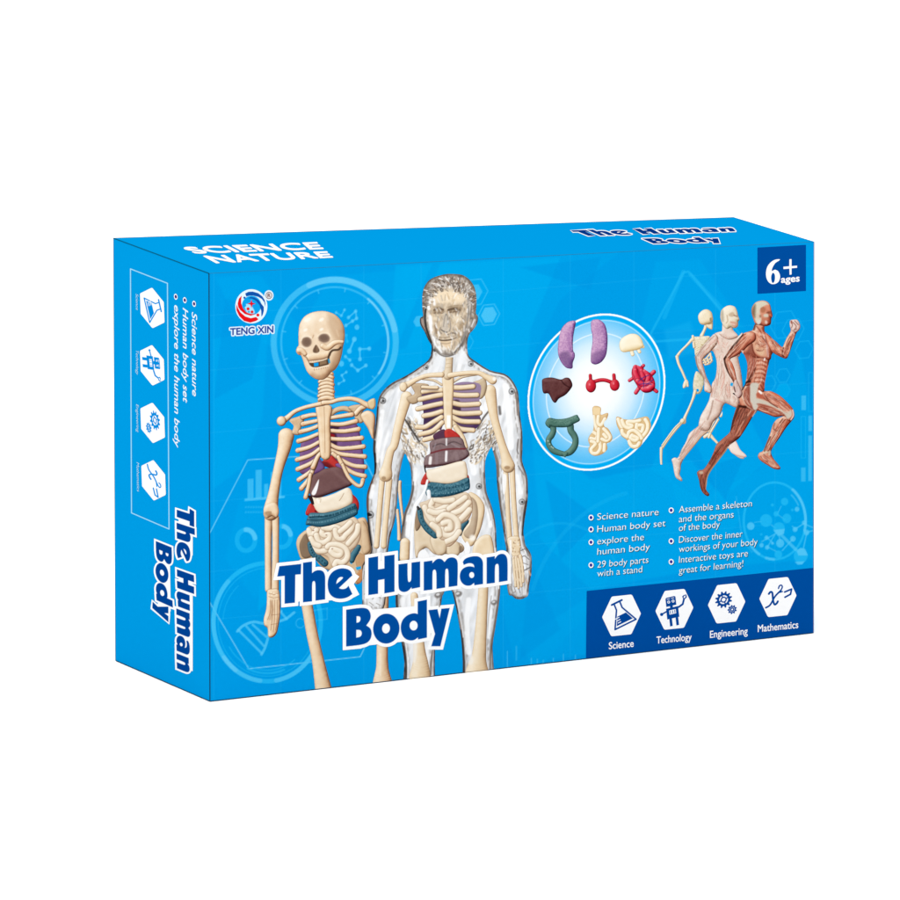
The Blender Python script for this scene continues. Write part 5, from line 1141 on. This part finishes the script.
# near arm
a.blob(zg([(960, 570), (905, 545), (820, 562), (762, 620), (680, 712), (620, 792), (562, 880)]) + zi([(558, 125), (572, 200), (612, 300), (668, 388), (688, 440), (690, 510), (742, 622), (792, 570), (748, 440), (722, 380), (702, 280), (672, 190), (640, 120)]) + zg([(720, 850), (790, 800), (870, 720), (960, 650)]), MU, 4.5, tex=.06, **k)
for p, c, wd, o in [([(565, 100), (580, 190), (620, 300), (680, 400)], (52, 32, 26), 2.2, .8), ([(640, 140), (680, 250), (705, 350)], (222, 120, 86), 1.6, .6), ([(600, 150), (650, 280), (690, 370)], (150, 110, 96), 1.0, .7), ([(640, 30), (600, 90)], (206, 140, 110), 2.0, .6)]:
    a.stroke(zi(p), wd, c, sm=True, op=o, soft=1.2)
for p, c, wd, o in [([(800, 580), (700, 700), (600, 840), (570, 890)], (46, 26, 20), 2.2, .85), ([(860, 600), (760, 720), (660, 850)], (214, 140, 112), 1.8, .6), ([(740, 660), (720, 720)], (60, 34, 28), 1.2, .7), ([(840, 570), (800, 640)], (226, 130, 96), 1.6, .6), ([(900, 640), (800, 760), (700, 860)], (130, 58, 44), 1.0, .7)]:
    a.stroke(zg(p), wd, c, sm=True, op=o, soft=1.2)
fibres(a, zg([(860, 590), (740, 720), (610, 870)]), 3.6, 60, FC, 15); fibres(a, zi([(600, 110), (640, 260), (710, 410)]), 2.2, 50, FC, 16)
a.blob(zi([(690, 440), (700, 400), (725, 395), (750, 445), (782, 520), (792, 570), (772, 606), (742, 622), (714, 596), (690, 580), (702, 556), (692, 510)]), [(80, 46, 40), (160, 120, 112), (206, 176, 166), (232, 214, 206)], 3)
a.stroke(zi([(690, 480), (705, 540)]), 1.2, (60, 30, 26), op=.7, soft=1); a.fill(zi([(672, 560), (692, 556), (700, 578), (682, 576)]), (30, 16, 14)); a.stroke(zi([(720, 580), (750, 540), (745, 480)]), 1.0, (230, 216, 206), sm=True, op=.6, soft=1)
# head
a.blob(zh([(148, 290), (155, 225), (195, 170), (260, 145), (330, 150), (378, 192), (396, 262), (412, 330), (396, 372), (388, 440), (352, 462), (310, 466), (260, 450), (200, 440), (170, 370)]), MU, 7, **k)
a.fill(zh([(185, 180), (260, 148), (330, 155), (372, 195), (330, 200), (290, 220), (250, 270), (260, 330), (270, 400), (230, 440), (195, 400), (175, 300)]), (216, 212, 190), sm=True, op=.92, clip=True, soft=1.6)
a.fill(zh([(150, 300), (160, 230), (195, 190), (195, 300), (190, 360)]), (108, 86, 62), sm=True, op=.75, clip=True, soft=2.5)
for p, c, o in [([(260, 240), (300, 220), (325, 250), (310, 290), (270, 290)], (176, 110, 80), .85), ([(330, 200), (375, 200), (390, 270), (350, 260)], (222, 150, 120), .7), ([(300, 320), (350, 310), (360, 350), (310, 350)], (210, 204, 184), .9), ([(280, 360), (340, 380), (330, 430), (290, 420)], (190, 120, 92), .8), ([(320, 400), (350, 400), (345, 440), (320, 435)], (226, 214, 204), .8), ([(215, 400), (255, 390), (260, 430), (225, 450)], (214, 212, 206), .85), ([(340, 290), (375, 280), (380, 305), (345, 305)], (120, 66, 48), .8), ([(240, 330), (262, 325), (270, 350), (250, 360)], (140, 96, 70), .7), ([(210, 310), (240, 310), (245, 370), (220, 370)], (222, 190, 170), .7)]:
    a.fill(zh(p), c, sm=True, op=o, clip=True, soft=1.3)
a.stroke(zh([(345, 400), (388, 410)]), .8, (140, 60, 46), op=.8, soft=.8); a.stroke(zh([(385, 320), (405, 345)]), 1.2, (230, 120, 84), op=.7, soft=1); a.stroke(zh([(175, 510), (190, 450)]), 2.2, (70, 30, 20), op=.7, soft=1.5)
a.fill(zj([(10, 10), (35, 12), (30, 45)]), (238, 214, 200), op=.8)
a.lay('muscle_runner', FRONT, 2.0, box)

# ================================================================== lettering shapes for the title
z1, z2t = Z(270, 550, 7.2), Z(390, 535, 6.923)
def arc_smooth(p, corners):
    """Round the outline except at the listed corner indices."""
    p = [np.array(q, float) for q in p]; n = len(p); out = []
    for i in range(n):
        if i in corners: out.append(p[i])
        else:
            a0, b0, c0 = p[i - 1], p[i], p[(i + 1) % n]
            s, e = (a0 + b0) / 2 if (i - 1) % n not in corners else b0 + (a0 - b0) * .5, (b0 + c0) / 2 if (i + 1) % n not in corners else b0 + (c0 - b0) * .5
            for t in np.linspace(0, 1, 6): out.append((1 - t) ** 2 * s + 2 * t * (1 - t) * b0 + t * t * e)
    return np.array(out)
ALL = lambda p: set(range(len(p)))
G = {}
G['T'] = [np.array(z1([(65, 122), (222, 105), (220, 180), (180, 183), (177, 385), (103, 392), (103, 192), (50, 197)]))]
G['h'] = [arc_smooth(z1([(235, 97), (300, 88), (300, 172), (318, 156), (350, 148), (380, 156), (394, 185), (395, 220), (394, 361), (325, 370), (325, 245), (318, 228), (306, 230), (300, 245), (300, 375), (235, 382)]), {0, 1, 2, 8, 9, 14, 15})]
G['e'] = [arc_smooth(z1([(590, 188), (580, 155), (545, 138), (500, 136), (448, 158), (418, 200), (410, 255), (420, 315), (455, 350), (505, 358), (555, 348), (590, 322), (562, 262), (548, 280), (525, 288), (500, 284), (494, 278)]), {0, 11, 12, 16}),
          arc_smooth(z1([(474, 250), (478, 222), (496, 200), (520, 199), (524, 207), (500, 230)]), {0})]
G['H'] = [np.array(z1([(705, 62), (775, 50), (775, 145), (820, 138), (820, 48), (893, 38), (893, 305), (820, 318), (820, 215), (775, 222), (775, 320), (705, 330)]))]
G['u'] = [arc_smooth(z2t([(55, 208), (118, 200), (118, 318), (128, 334), (142, 322), (144, 300), (145, 196), (205, 188), (205, 366), (146, 378), (146, 366), (122, 394), (88, 402), (60, 388), (54, 355)]), {0, 1, 6, 7, 8, 9, 10})]
G['m'] = [arc_smooth(z2t([(230, 190), (290, 181), (290, 200), (318, 170), (352, 168), (374, 192), (398, 162), (438, 158), (464, 178), (466, 230), (463, 356), (402, 365), (402, 255), (394, 236), (382, 240), (378, 258), (378, 369), (318, 378), (318, 262), (309, 243), (296, 246), (290, 262), (290, 383), (230, 390)]), {0, 1, 2, 5, 10, 11, 16, 17, 22, 23})]
G['a'] = [arc_smooth(z2t([(500, 192), (514, 168), (560, 152), (612, 150), (640, 180), (640, 230), (640, 344), (580, 353), (578, 336), (552, 358), (512, 354), (484, 325), (477, 284), (490, 244), (530, 220), (578, 224), (580, 236), (578, 212), (562, 200), (535, 200), (507, 212)]), {0, 6, 7, 8, 16, 20}), ell(*z2t([(562, 282)])[0], 2.5, 3.0, 0, 20)[::-1]]
G['n'] = [arc_smooth(z2t([(665, 160), (722, 151), (722, 170), (745, 138), (785, 132), (808, 158), (811, 210), (810, 321), (750, 331), (750, 222), (744, 203), (730, 206), (722, 222), (722, 336), (665, 343)]), {0, 1, 2, 7, 8, 13, 14})]
G['B'] = [arc_smooth(z1([(545, 435), (650, 420), (700, 425), (722, 460), (722, 505), (690, 548), (726, 572), (730, 625), (708, 668), (660, 688), (545, 700)]), {0, 5, 10}), arc_smooth(z1([(620, 482), (645, 482), (650, 505), (640, 525), (620, 529)]), {0, 4}), arc_smooth(z1([(618, 580), (650, 580), (660, 605), (650, 630), (618, 636)]), {0, 4})]
G['o'] = [ell(*z1([(834, 571)])[0], 13.2, 15.0, .1), ell(*z1([(832, 570)])[0], 3.9, 4.9, .1)[::-1]]
G['d'] = [arc_smooth(z2t([(188, 465), (252, 452), (252, 715), (190, 728), (190, 714), (160, 737), (110, 732), (78, 698), (68, 640), (82, 590), (120, 556), (165, 544), (188, 552)]), {0, 1, 2, 3, 4, 12}), ell(*z2t([(160, 632)])[0], 4.0, 4.8, 0)[::-1]]
G['y'] = [np.array(z2t([(262, 525), (325, 518), (340, 580), (352, 515), (410, 510), (345, 775), (282, 775), (308, 690)]))]
LINE1, LINE2 = 'TheHuman', 'Body'
HULL = {'h': z1([(235, 97), (300, 88), (300, 172), (390, 210), (394, 361), (235, 382)]), 'B': z1([(545, 435), (640, 425), (690, 480), (700, 600), (640, 691), (545, 700)]), 'n': z2t([(665, 160), (722, 151), (790, 160), (810, 321), (665, 343)]), 'm': z2t([(230, 190), (290, 181), (440, 180), (463, 356), (230, 390)]), 'd': z2t([(188, 465), (252, 452), (252, 715), (190, 728)])}
def title_art(name, face, layer, parent, place, grow, step, edge_pt=True):
    """Blue letters on a white border; place maps a ring of the front title to this face."""
    rings = {c: [place(r, c in LINE2) for r in G[c]] for c in G}
    outer = [rings[c][0] for c in G]
    p = np.concatenate(outer)
    a = Art(p[:, 0].min() - grow - 2, p[:, 1].min() - grow - 2, p[:, 0].max() + grow + 2, p[:, 1].max() + grow + 2, step)
    for c in G:
        r = rings[c][0]
        a.rings([miter(r, grow) if c in 'THy' else r], (255, 255, 255), grow=0.0 if c in 'THy' else grow)
    for c, q in HULL.items():
        a.rings([miter(place(np.array(q), c in LINE2), grow)], (255, 255, 255))
    return a, rings
base1 = lambda x: 604.4 - 0.1044 * (x - 284.3)
base2 = lambda x: 647.2 - 0.111 * (x - 345.7)
# front
a, rings = title_art('title_lettering', FRONT, 5, box, lambda r, second: r, 3.4, 0.4)
for c in 'hen': pass
for q in ([(292, 566), (312, 562), (312, 600), (288, 604)], [(310, 575), (350, 572), (340, 600), (312, 603)], [(398, 565), (505, 556), (506, 582), (400, 592)], [(368, 564), (392, 560), (392, 594), (368, 597)], [(350, 612), (424, 606), (424, 640), (350, 648)], [(418, 606), (430, 612), (434, 630), (424, 640)], [(428, 609), (448, 607), (443, 640), (436, 640)]): a.fill(q, (255, 255, 255))
a.fill(z1([(585, 158), (640, 196), (600, 250), (640, 326), (590, 352), (540, 320), (540, 200)]), (255, 255, 255))
for c in G: a.rings(rings[c], (0, 75, 155), clip=True)
a.lay('title_lettering', FRONT, 4.5, box)

def placer(q1, q2):
    def f(r, second):
        b = base2 if second else base1
        x0, wd = (345.7, 103.5) if second else (277.0, 230.0)
        s = np.stack([(r[:, 0] - x0) / wd, (b(r[:, 0]) - r[:, 1]) / 37.0], 1)
        bl, br, tr, tl = [np.array(p, float) for p in (q2 if second else q1)]
        u, v = s[:, :1], s[:, 1:]
        return (bl * (1 - u) + br * u) * (1 - v) + (tl * (1 - u) + tr * u) * v
    return f
a, rings = title_art('side_title', SIDE, 2, box, placer(((177, 505), (177.3, 669), (194.4, 676), (194, 510.5)), ((156, 541.5), (157, 617.5), (173, 625), (172, 548))), 1.75, 0.3)
a.fill([(179, 514), (193, 520), (193, 556), (178, 556)], (255, 255, 255)); a.fill([(179, 570), (193, 576), (193, 672), (178, 666)], (255, 255, 255)); a.fill([(158, 545), (170, 551), (171, 612), (158, 606)], (255, 255, 255))
for c in G: a.rings(rings[c], (0, 66, 146), clip=True)
a.lay('side_title', SIDE, 1, box)
T1 = ((590.5, 236.6), (737.5, 232.0), (732.5, 227.2), (576.5, 231.2)); T2 = ((659.5, 244.0), (727.5, 242.2), (719, 237.6), (647.5, 239.0))
a, rings = title_art('top_title', TOP, 2, box, placer(T1, T2), 0.8, 0.16)
for c in G: a.rings(rings[c], (0, 52, 130), clip=True)
a.lay('top_title', TOP, 1, box)

# ================================================================== lettering lines
def text_art(name, face, layer, parent, lines, rgb, grow=0.25, step=0.22, under=None, marks=None):
    sets = [to_quad(letters(t), q) for t, q in lines]
    p = np.concatenate([r for s in sets for r in s] + [np.array(m[0]) for m in (marks or [])])
    a = Art(p[:, 0].min() - 3, p[:, 1].min() - 3, p[:, 0].max() + 3, p[:, 1].max() + 3, step)
    if under:
        off, c, g, o = under
        for s in sets: a.rings([r + np.array(off) for r in s], c, op=o, grow=g)
        for ring, cc in (marks or []): a.fill(np.array(ring) + np.array(off), c, op=o, grow=g)
    for ring, cc in (marks or []): a.fill(ring, cc)
    for s in sets: a.rings(s, rgb, grow=grow)
    return a.lay(name, face, layer, parent)

# selling points on the front
P45 = Z(575, 490, 4.5)
lines, marks = [], []
UPF = (0.35, -6.6)
for t, x0, y0, x1, y1 in [('Science nature', 97, 138, 374, 115), ('Human body set', 97, 193, 405, 165), ('explore the', 97, 248, 308, 228), ('human body', 97, 295, 335, 272), ('29 body parts', 97, 353, 328, 330), ('with a stand', 97, 393, 300, 373),
                          ('Assemble a skeleton', 465, 105, 794, 76), ('and the organs', 465, 148, 712, 126), ('of the body', 465, 188, 650, 171), ('Discover the inner', 465, 241, 752, 213), ('workings of your body', 465, 283, 820, 249), ('Interactive toys are', 465, 331, 776, 301), ('great for learning!', 465, 379, 755, 347)]:
    p, q = P45([(x0, y0), (x1, y1)]); lines.append((t, line_quad(p, q, UPF)))
for x, y in [(70, 127), (70, 180), (70, 238), (70, 341), (431, 94), (431, 233), (431, 326)]:
    cx, cy = P45([(x, y)])[0]
    marks += [(ell(cx, cy, 2.5, 2.8), (255, 255, 255)), (ell(cx, cy, 1.35, 1.6), (50, 46, 150))]
text_art('selling_points', FRONT, 2, box, lines, (240, 249, 254), -0.1, 0.18, ((.6, .6), (36, 84, 108), 0.05, .95), marks)

# age badge
badge = empty('age_badge', box)
z6 = Z(680, 230, 6)
a = Art(755, 243, 808, 296, 0.5); a.fill([(757.2, 247.9), (805.8, 245.0), (805.8, 291.2), (757.2, 294.2)], (0, 75, 155)); a.lay('badge_panel', FRONT, 1, badge)
a = Art(762, 254, 803, 290, 0.2)
W3 = (255, 255, 255)
a.rings([smooth(z6([(596, 177), (594, 184), (570, 200), (553, 228), (550, 248), (568, 240), (588, 250), (599, 278), (592, 308), (572, 324), (546, 325), (524, 306), (514, 270), (520, 228), (540, 198), (568, 180)]), True, 4),
         smooth(z6([(556, 258), (546, 276), (546, 300), (552, 318), (562, 316), (568, 296), (567, 270)]), True, 4)], W3)
a.fill(z6([(619, 222), (654, 219), (655, 177), (668, 176), (668, 218), (701, 215), (701, 228), (668, 231), (668, 268), (656, 270), (655, 233), (619, 236)]), W3)
for s in [to_quad(letters('ages'), line_quad(z6([(606, 318)])[0], z6([(715, 309)])[0], (0, -6.6)))]: a.rings(s, W3, grow=.26)
a.lay('badge_lettering', FRONT, 2, badge)

# subject strip with four hexagon icons
strip = empty('subject_strip', box)
a = Art(583, 565, 816, 662, 0.6); a.fill([(586.3, 591.7), (813.75, 568.4), (813.5, 633.4), (585.6, 659.4)], (0, 75, 155)); a.lay('strip_panel', FRONT, 1, strip)
def icon_frame(c, right, up): 
    c, right, up = np.array(c, float), np.array(right, float), np.array(up, float)
    return lambda pts: np.array([c + u * right + v * up for u, v in pts])
HEXA = [(-19.2, 0), (-9.8, 20.3), (9.8, 20.3), (19.2, 0), (9.8, -20.3), (-9.8, -20.3)]
def icon(kind, F, name, face, layer, parent, ink, step, th=1.0):
    hx = F(np.array(HEXA) * .88)
    a = Art(hx[:, 0].min() - 5, hx[:, 1].min() - 5, hx[:, 0].max() + 5, hx[:, 1].max() + 5, step)
    s = np.linalg.norm(F([(0, 1)])[0] - F([(0, 0)])[0])
    a.fill(hx, (255, 255, 255), grow=2.3 * th)
    st = lambda p, w, c=ink, **k: a.stroke(F(p), w * th, c, **k)
    fl = lambda p, c=ink, **k: a.fill(F(p), c, clip=True, **k)
    if kind == 'flask':
        rot = lambda pts: [(x * .93 - y * .37, x * .37 + y * .93) for x, y in pts]
        body = [(-3.8, 16.0), (-3.2, 9), (-12.5, -9.5), (-11, -12), (11, -12), (12.5, -9.5), (3.2, 9), (3.8, 16.0)]
        sh = lambda pts: [(x + 0.6, y - 0.5) for x, y in rot([(y2 * .0 + x2, y2) for x2, y2 in pts])]
        st(sh([(-5.4, 15.2), (5.4, 15.2)]), 1.9); st(sh([(-3, 15), (-3, 8), (-11.2, -9.8), (11.2, -9.8), (3, 8), (3, 15)]), 1.6)
        fl(sh([(-4.6, 1.5), (4.6, 1.5), (8.6, -7.4), (-8.4, -7.4)]))
        for yy in (-5, -2.5, 0): st(sh([(-7.6 - yy * .3, yy), (-3.2, yy)]), .8, (255, 255, 255))
    elif kind == 'robot':
        rt = lambda pts: [(x * .97 - y * .13, x * .13 * 1.0 + y * .98) for x, y in pts]
        fl(rt([(-8, 4.4), (2.6, 4.4), (2.6, 13), (1.6, 14), (-7, 14), (-8, 13)]))
        for ex in (-5, -.4): a.fill(ell(*F(rt([(ex, 9)]))[0], 1.5 * s, 1.5 * s), (255, 255, 255), clip=True); a.fill(ell(*F(rt([(ex, 9)]))[0], .7 * s, .7 * s), ink, clip=True)
        for ex in (-5, -.4): st(rt([(ex - 1.2, 12.4), (ex + 1.2, 12.2)]), .6, (255, 255, 255))
        fl(rt([(-4.2, 2.6), (-1.2, 2.6), (-1.2, 4.6), (-4.2, 4.6)])); fl(rt([(-8.5, -9), (4.2, -9), (4.2, 2.6), (-8.5, 2.6)]))
        fl(rt([(-5.6, -4.5), (1.4, -4.5), (1.4, 0), (-5.6, 0)]), (255, 255, 255))
        for xx in (-4.4, -2.1, .2): st(rt([(xx, -3.6), (xx, -1)]), .8)
        fl(rt([(-6.4, -17), (-3.6, -17), (-3.6, -9), (-6.4, -9)])); fl(rt([(.2, -17.5), (3.0, -17.5), (3.0, -9), (.2, -9)]))
        st([(-6, -.5), (-12, -3.5)], 1.5); a.fill(ell(*F([(-13, -4)])[0], 1.7 * s, 1.7 * s), ink, clip=True)
        st([(4.5, 2), (8.5, 4.5), (9.5, 9)], 1.9); st([(9.5, 9.5), (8.4, 12.4), (10, 13.5)], 1.2); st([(9.8, 9.6), (12, 11.5), (11.4, 13.8)], 1.2)
    elif kind == 'gears':
        for gx, gy, r, n, hub in [(-3.2, 4.2, 7.0, 12, 2.6), (6.0, -7.2, 3.9, 9, 1.6)]:
            p = []
            for i in range(n * 4):
                t = 2 * math.pi * (i + .5) / (n * 4); q = r * (1.28 if i % 4 in (1, 2) else .98)
                p.append((gx + q * math.cos(t), gy + q * math.sin(t)))
            fl(p); a.fill(F([(gx + r * .66 * math.cos(t), gy + r * .66 * math.sin(t)) for t in np.linspace(0, 6.28, 26)[:-1]]), (255, 255, 255), clip=True)
            if r > 5:
                for t in (.4, 1.97, 3.54, 5.11): st([(gx + hub * math.cos(t), gy + hub * math.sin(t)), (gx + r * .8 * math.cos(t), gy + r * .8 * math.sin(t))], 1.3)
            st([(gx + hub * math.cos(t), gy + hub * math.sin(t)) for t in np.linspace(0, 6.28, 16)], 1.3)
    else:
        st([(-12.5, -10), (-8, -7.5), (-3, 1), (3, 6.8)], 1.7, sm=True); st([(-9.6, 4.4), (-8, 6.2), (-6, 5), (-5, -3), (-3.4, -7.5), (-1.2, -6.6), (0, -4.6)], 2.0, sm=True)
        st([(.4, 9.2), (1.4, 11.8), (3.4, 12.2), (4.4, 10.2), (3.2, 7.4)], 1.4, sm=True); st([(3.2, 7.4), (.8, 4.6), (4.6, 5.4)], 1.3)
        st([(7.0, 4.6), (14.2, 7.0), (13.2, 1.6), (7.4, -1.0)], 1.7)
    return a.lay(name, face, layer, parent)
kinds = ['flask', 'robot', 'gears', 'formula']
for kd, c, sc in zip(kinds, [(621.1, 616.1), (674.0, 610.0), (726.3, 604.0), (777.7, 597.7)], (1, .975, .96, .955)):
    icon(kd, icon_frame(c, (sc, -.105 * sc), (.02, -.985 * sc)), kd + '_icon', FRONT, 2, strip, (0, 68, 148), .24)
cap = []
for t, p, q in [('Science', (608.5, 650.0), (633.2, 647.4)), ('Technology', (656.2, 644.3), (691.2, 640.9)), ('Engineering', (709.7, 638.6), (747.3, 634.9)), ('Mathematics', (757.6, 632.7), (798, 628.6))]:
    cap.append((t, line_quad(p, q, (0, -6.9))))
text_art('subject_names', FRONT, 2, strip, cap, (255, 255, 255), .1, .2)

# company emblem
emblem = empty('company_emblem', box)
zw = Z(225, 285, 16.364)
a = Art(231, 287, 277, 340, 0.25)
RDD, BLL = (226, 20, 26), (16, 82, 168)
a.fill(ell(*zw([(428, 366)])[0], 16.0, 17.1, 0, 60), (226, 242, 252))
a.fill(ell(*zw([(432, 350)])[0], 9.6, 9.6, 0, 40), (10, 160, 232), clip=True, soft=.8)
a.fill(zw([(328, 155), (380, 128), (450, 124), (540, 150), (610, 205), (645, 262), (658, 320), (655, 370), (640, 300), (600, 245), (540, 210), (460, 190), (400, 190), (345, 205)]), BLL, sm=False, clip=True)
a.fill(zw([(370, 232), (420, 212), (480, 222), (540, 260), (590, 320), (632, 375), (632, 440), (612, 510), (592, 532), (590, 440), (562, 345), (505, 275), (440, 240)]), BLL, clip=True)
a.fill(zw([(272, 190), (225, 240), (205, 320), (215, 380), (245, 425), (320, 490), (420, 520), (500, 492), (420, 488), (345, 462), (290, 395), (262, 310), (262, 250)]), RDD, clip=True)
a.fill(zw([(185, 330), (185, 430), (230, 525), (310, 605), (410, 632), (505, 605), (545, 575), (505, 540), (420, 560), (330, 532), (250, 465), (210, 395)]), RDD, clip=True)
a.fill(zw([(318, 345), (400, 330), (460, 400), (480, 480), (360, 470)]), (214, 236, 250), sm=True, op=.8, clip=True, soft=1)
a.fill(zw([(430, 255), (446, 308), (500, 322), (446, 338), (430, 392), (414, 338), (362, 322), (414, 308)]), RDD, clip=True)
for x, y, r, c in [(375, 407, 1.5, RDD), (440, 456, 1.4, RDD), (535, 508, 1.5, RDD), (316, 225, 1.1, BLL), (388, 455, 1.0, (20, 170, 220)), (318, 350, 1.6, (10, 160, 232)), (520, 400, 2.2, (10, 160, 232))]: a.fill(ell(*zw([(x, y)])[0], r, r, 0, 14), c, clip=True, soft=.5)
a.lay('swirl', FRONT, 1, emblem)
a = Art(262, 289, 276, 305, 0.2)
c = zw([(715, 187)])[0]
a.fill(ell(c[0], c[1], 4.6, 5.2), (224, 240, 250)); a.fill(ell(c[0], c[1], 3.3, 3.6), (124, 96, 88), clip=True); a.fill(ell(c[0], c[1], 2.7, 2.9), (214, 214, 216), clip=True)
a.rings(to_quad(letters('R'), line_quad((c[0] - 1.2, c[1] + 1.6), (c[0] + 1.3, c[1] + 1.4), (0, -3.2))), (110, 70, 70), clip=True, grow=.15)
a.lay('registered_mark', FRONT, 1.2, emblem)
rows = [to_quad(letters('TENG'), line_quad(zw([(85, 836)])[0], zw([(478, 812)])[0], (0, -6.6))), to_quad(letters('XIN'), line_quad(zw([(535, 808)])[0], zw([(785, 793)])[0], (0, -6.6)))]
a = Art(226, 322, 277, 341, 0.22)
for r in rows: a.rings([q for q in r], (222, 238, 250), grow=1.5)
for r in rows: a.rings(r, (40, 66, 150), clip=True, grow=.28)
a.lay('company_name', FRONT, 1, emblem)

# ================================================================== TOP: heading
hq1 = ((197.8, 254.0), (329.6, 249.2), (323.6, 242.9), (183.5, 248.2)); hq2 = ((217.8, 263.8), (338.9, 257.8), (333.3, 252.2), (205.6, 256.9))
text_art('heading', TOP, 1, box, [('SCIENCE', hq1), ('NATURE', hq2)], (255, 255, 255), 0.5, 0.2)

# ================================================================== SIDE: framed icons and lines
frame = empty('side_icon_frame', box)
a = Art(128, 266, 172, 533, 0.35)
for p, q in [((130.7, 269.3), (167.7, 284.0)), ((167.7, 284.0), (169.3, 529.6)), ((169.3, 529.6), (131.7, 513.3)), ((131.7, 513.3), (130.7, 269.3))]: a.stroke([p, q], 1.15, (150, 216, 250), clip=False)
a.lay('frame_line', SIDE, 1, frame)
for kd, c in zip(kinds, [(152.5, 308.5), (152.5, 365.8), (152.9, 423.4), (153.8, 480.8)]):
    icon(kd, icon_frame(c, (.04, 1.085), (.575, .235)), kd + '_icon', SIDE, 1, frame, (0, 140, 222), .22, .72)
text_art('subject_names', SIDE, 1, frame, [(t, line_quad(p, q, (2.5, 1.3))) for t, p, q in [('Science', (136, 294), (136.2, 310)), ('Technology', (136.2, 350), (136.4, 374.5)), ('Engineering', (136.4, 404.5), (136.7, 432)), ('Mathematics', (136.8, 462.5), (137.3, 491.5))]], (190, 230, 252), 0.0, 0.16)
marks = []
for x, y in [(194.3, 304.7), (185.0, 301.0), (176.0, 297.5)]: marks += [(ell(x, y, 1.75, 3.0, -.15), (255, 255, 255)), (ell(x, y, .95, 1.7, -.15), (60, 30, 110))]
text_art('side_selling_points', SIDE, 1, box, [('Science nature', line_quad((192.2, 312.5), (192.6, 395.5), (5.0, 3.6))), ('Human body set', line_quad((183.2, 308.5), (183.4, 401.5), (5.0, 3.6))), ('explore the human body', line_quad((174.6, 305), (174.8, 446), (5.0, 3.6)))], (236, 248, 255), .12, .2, None, marks)
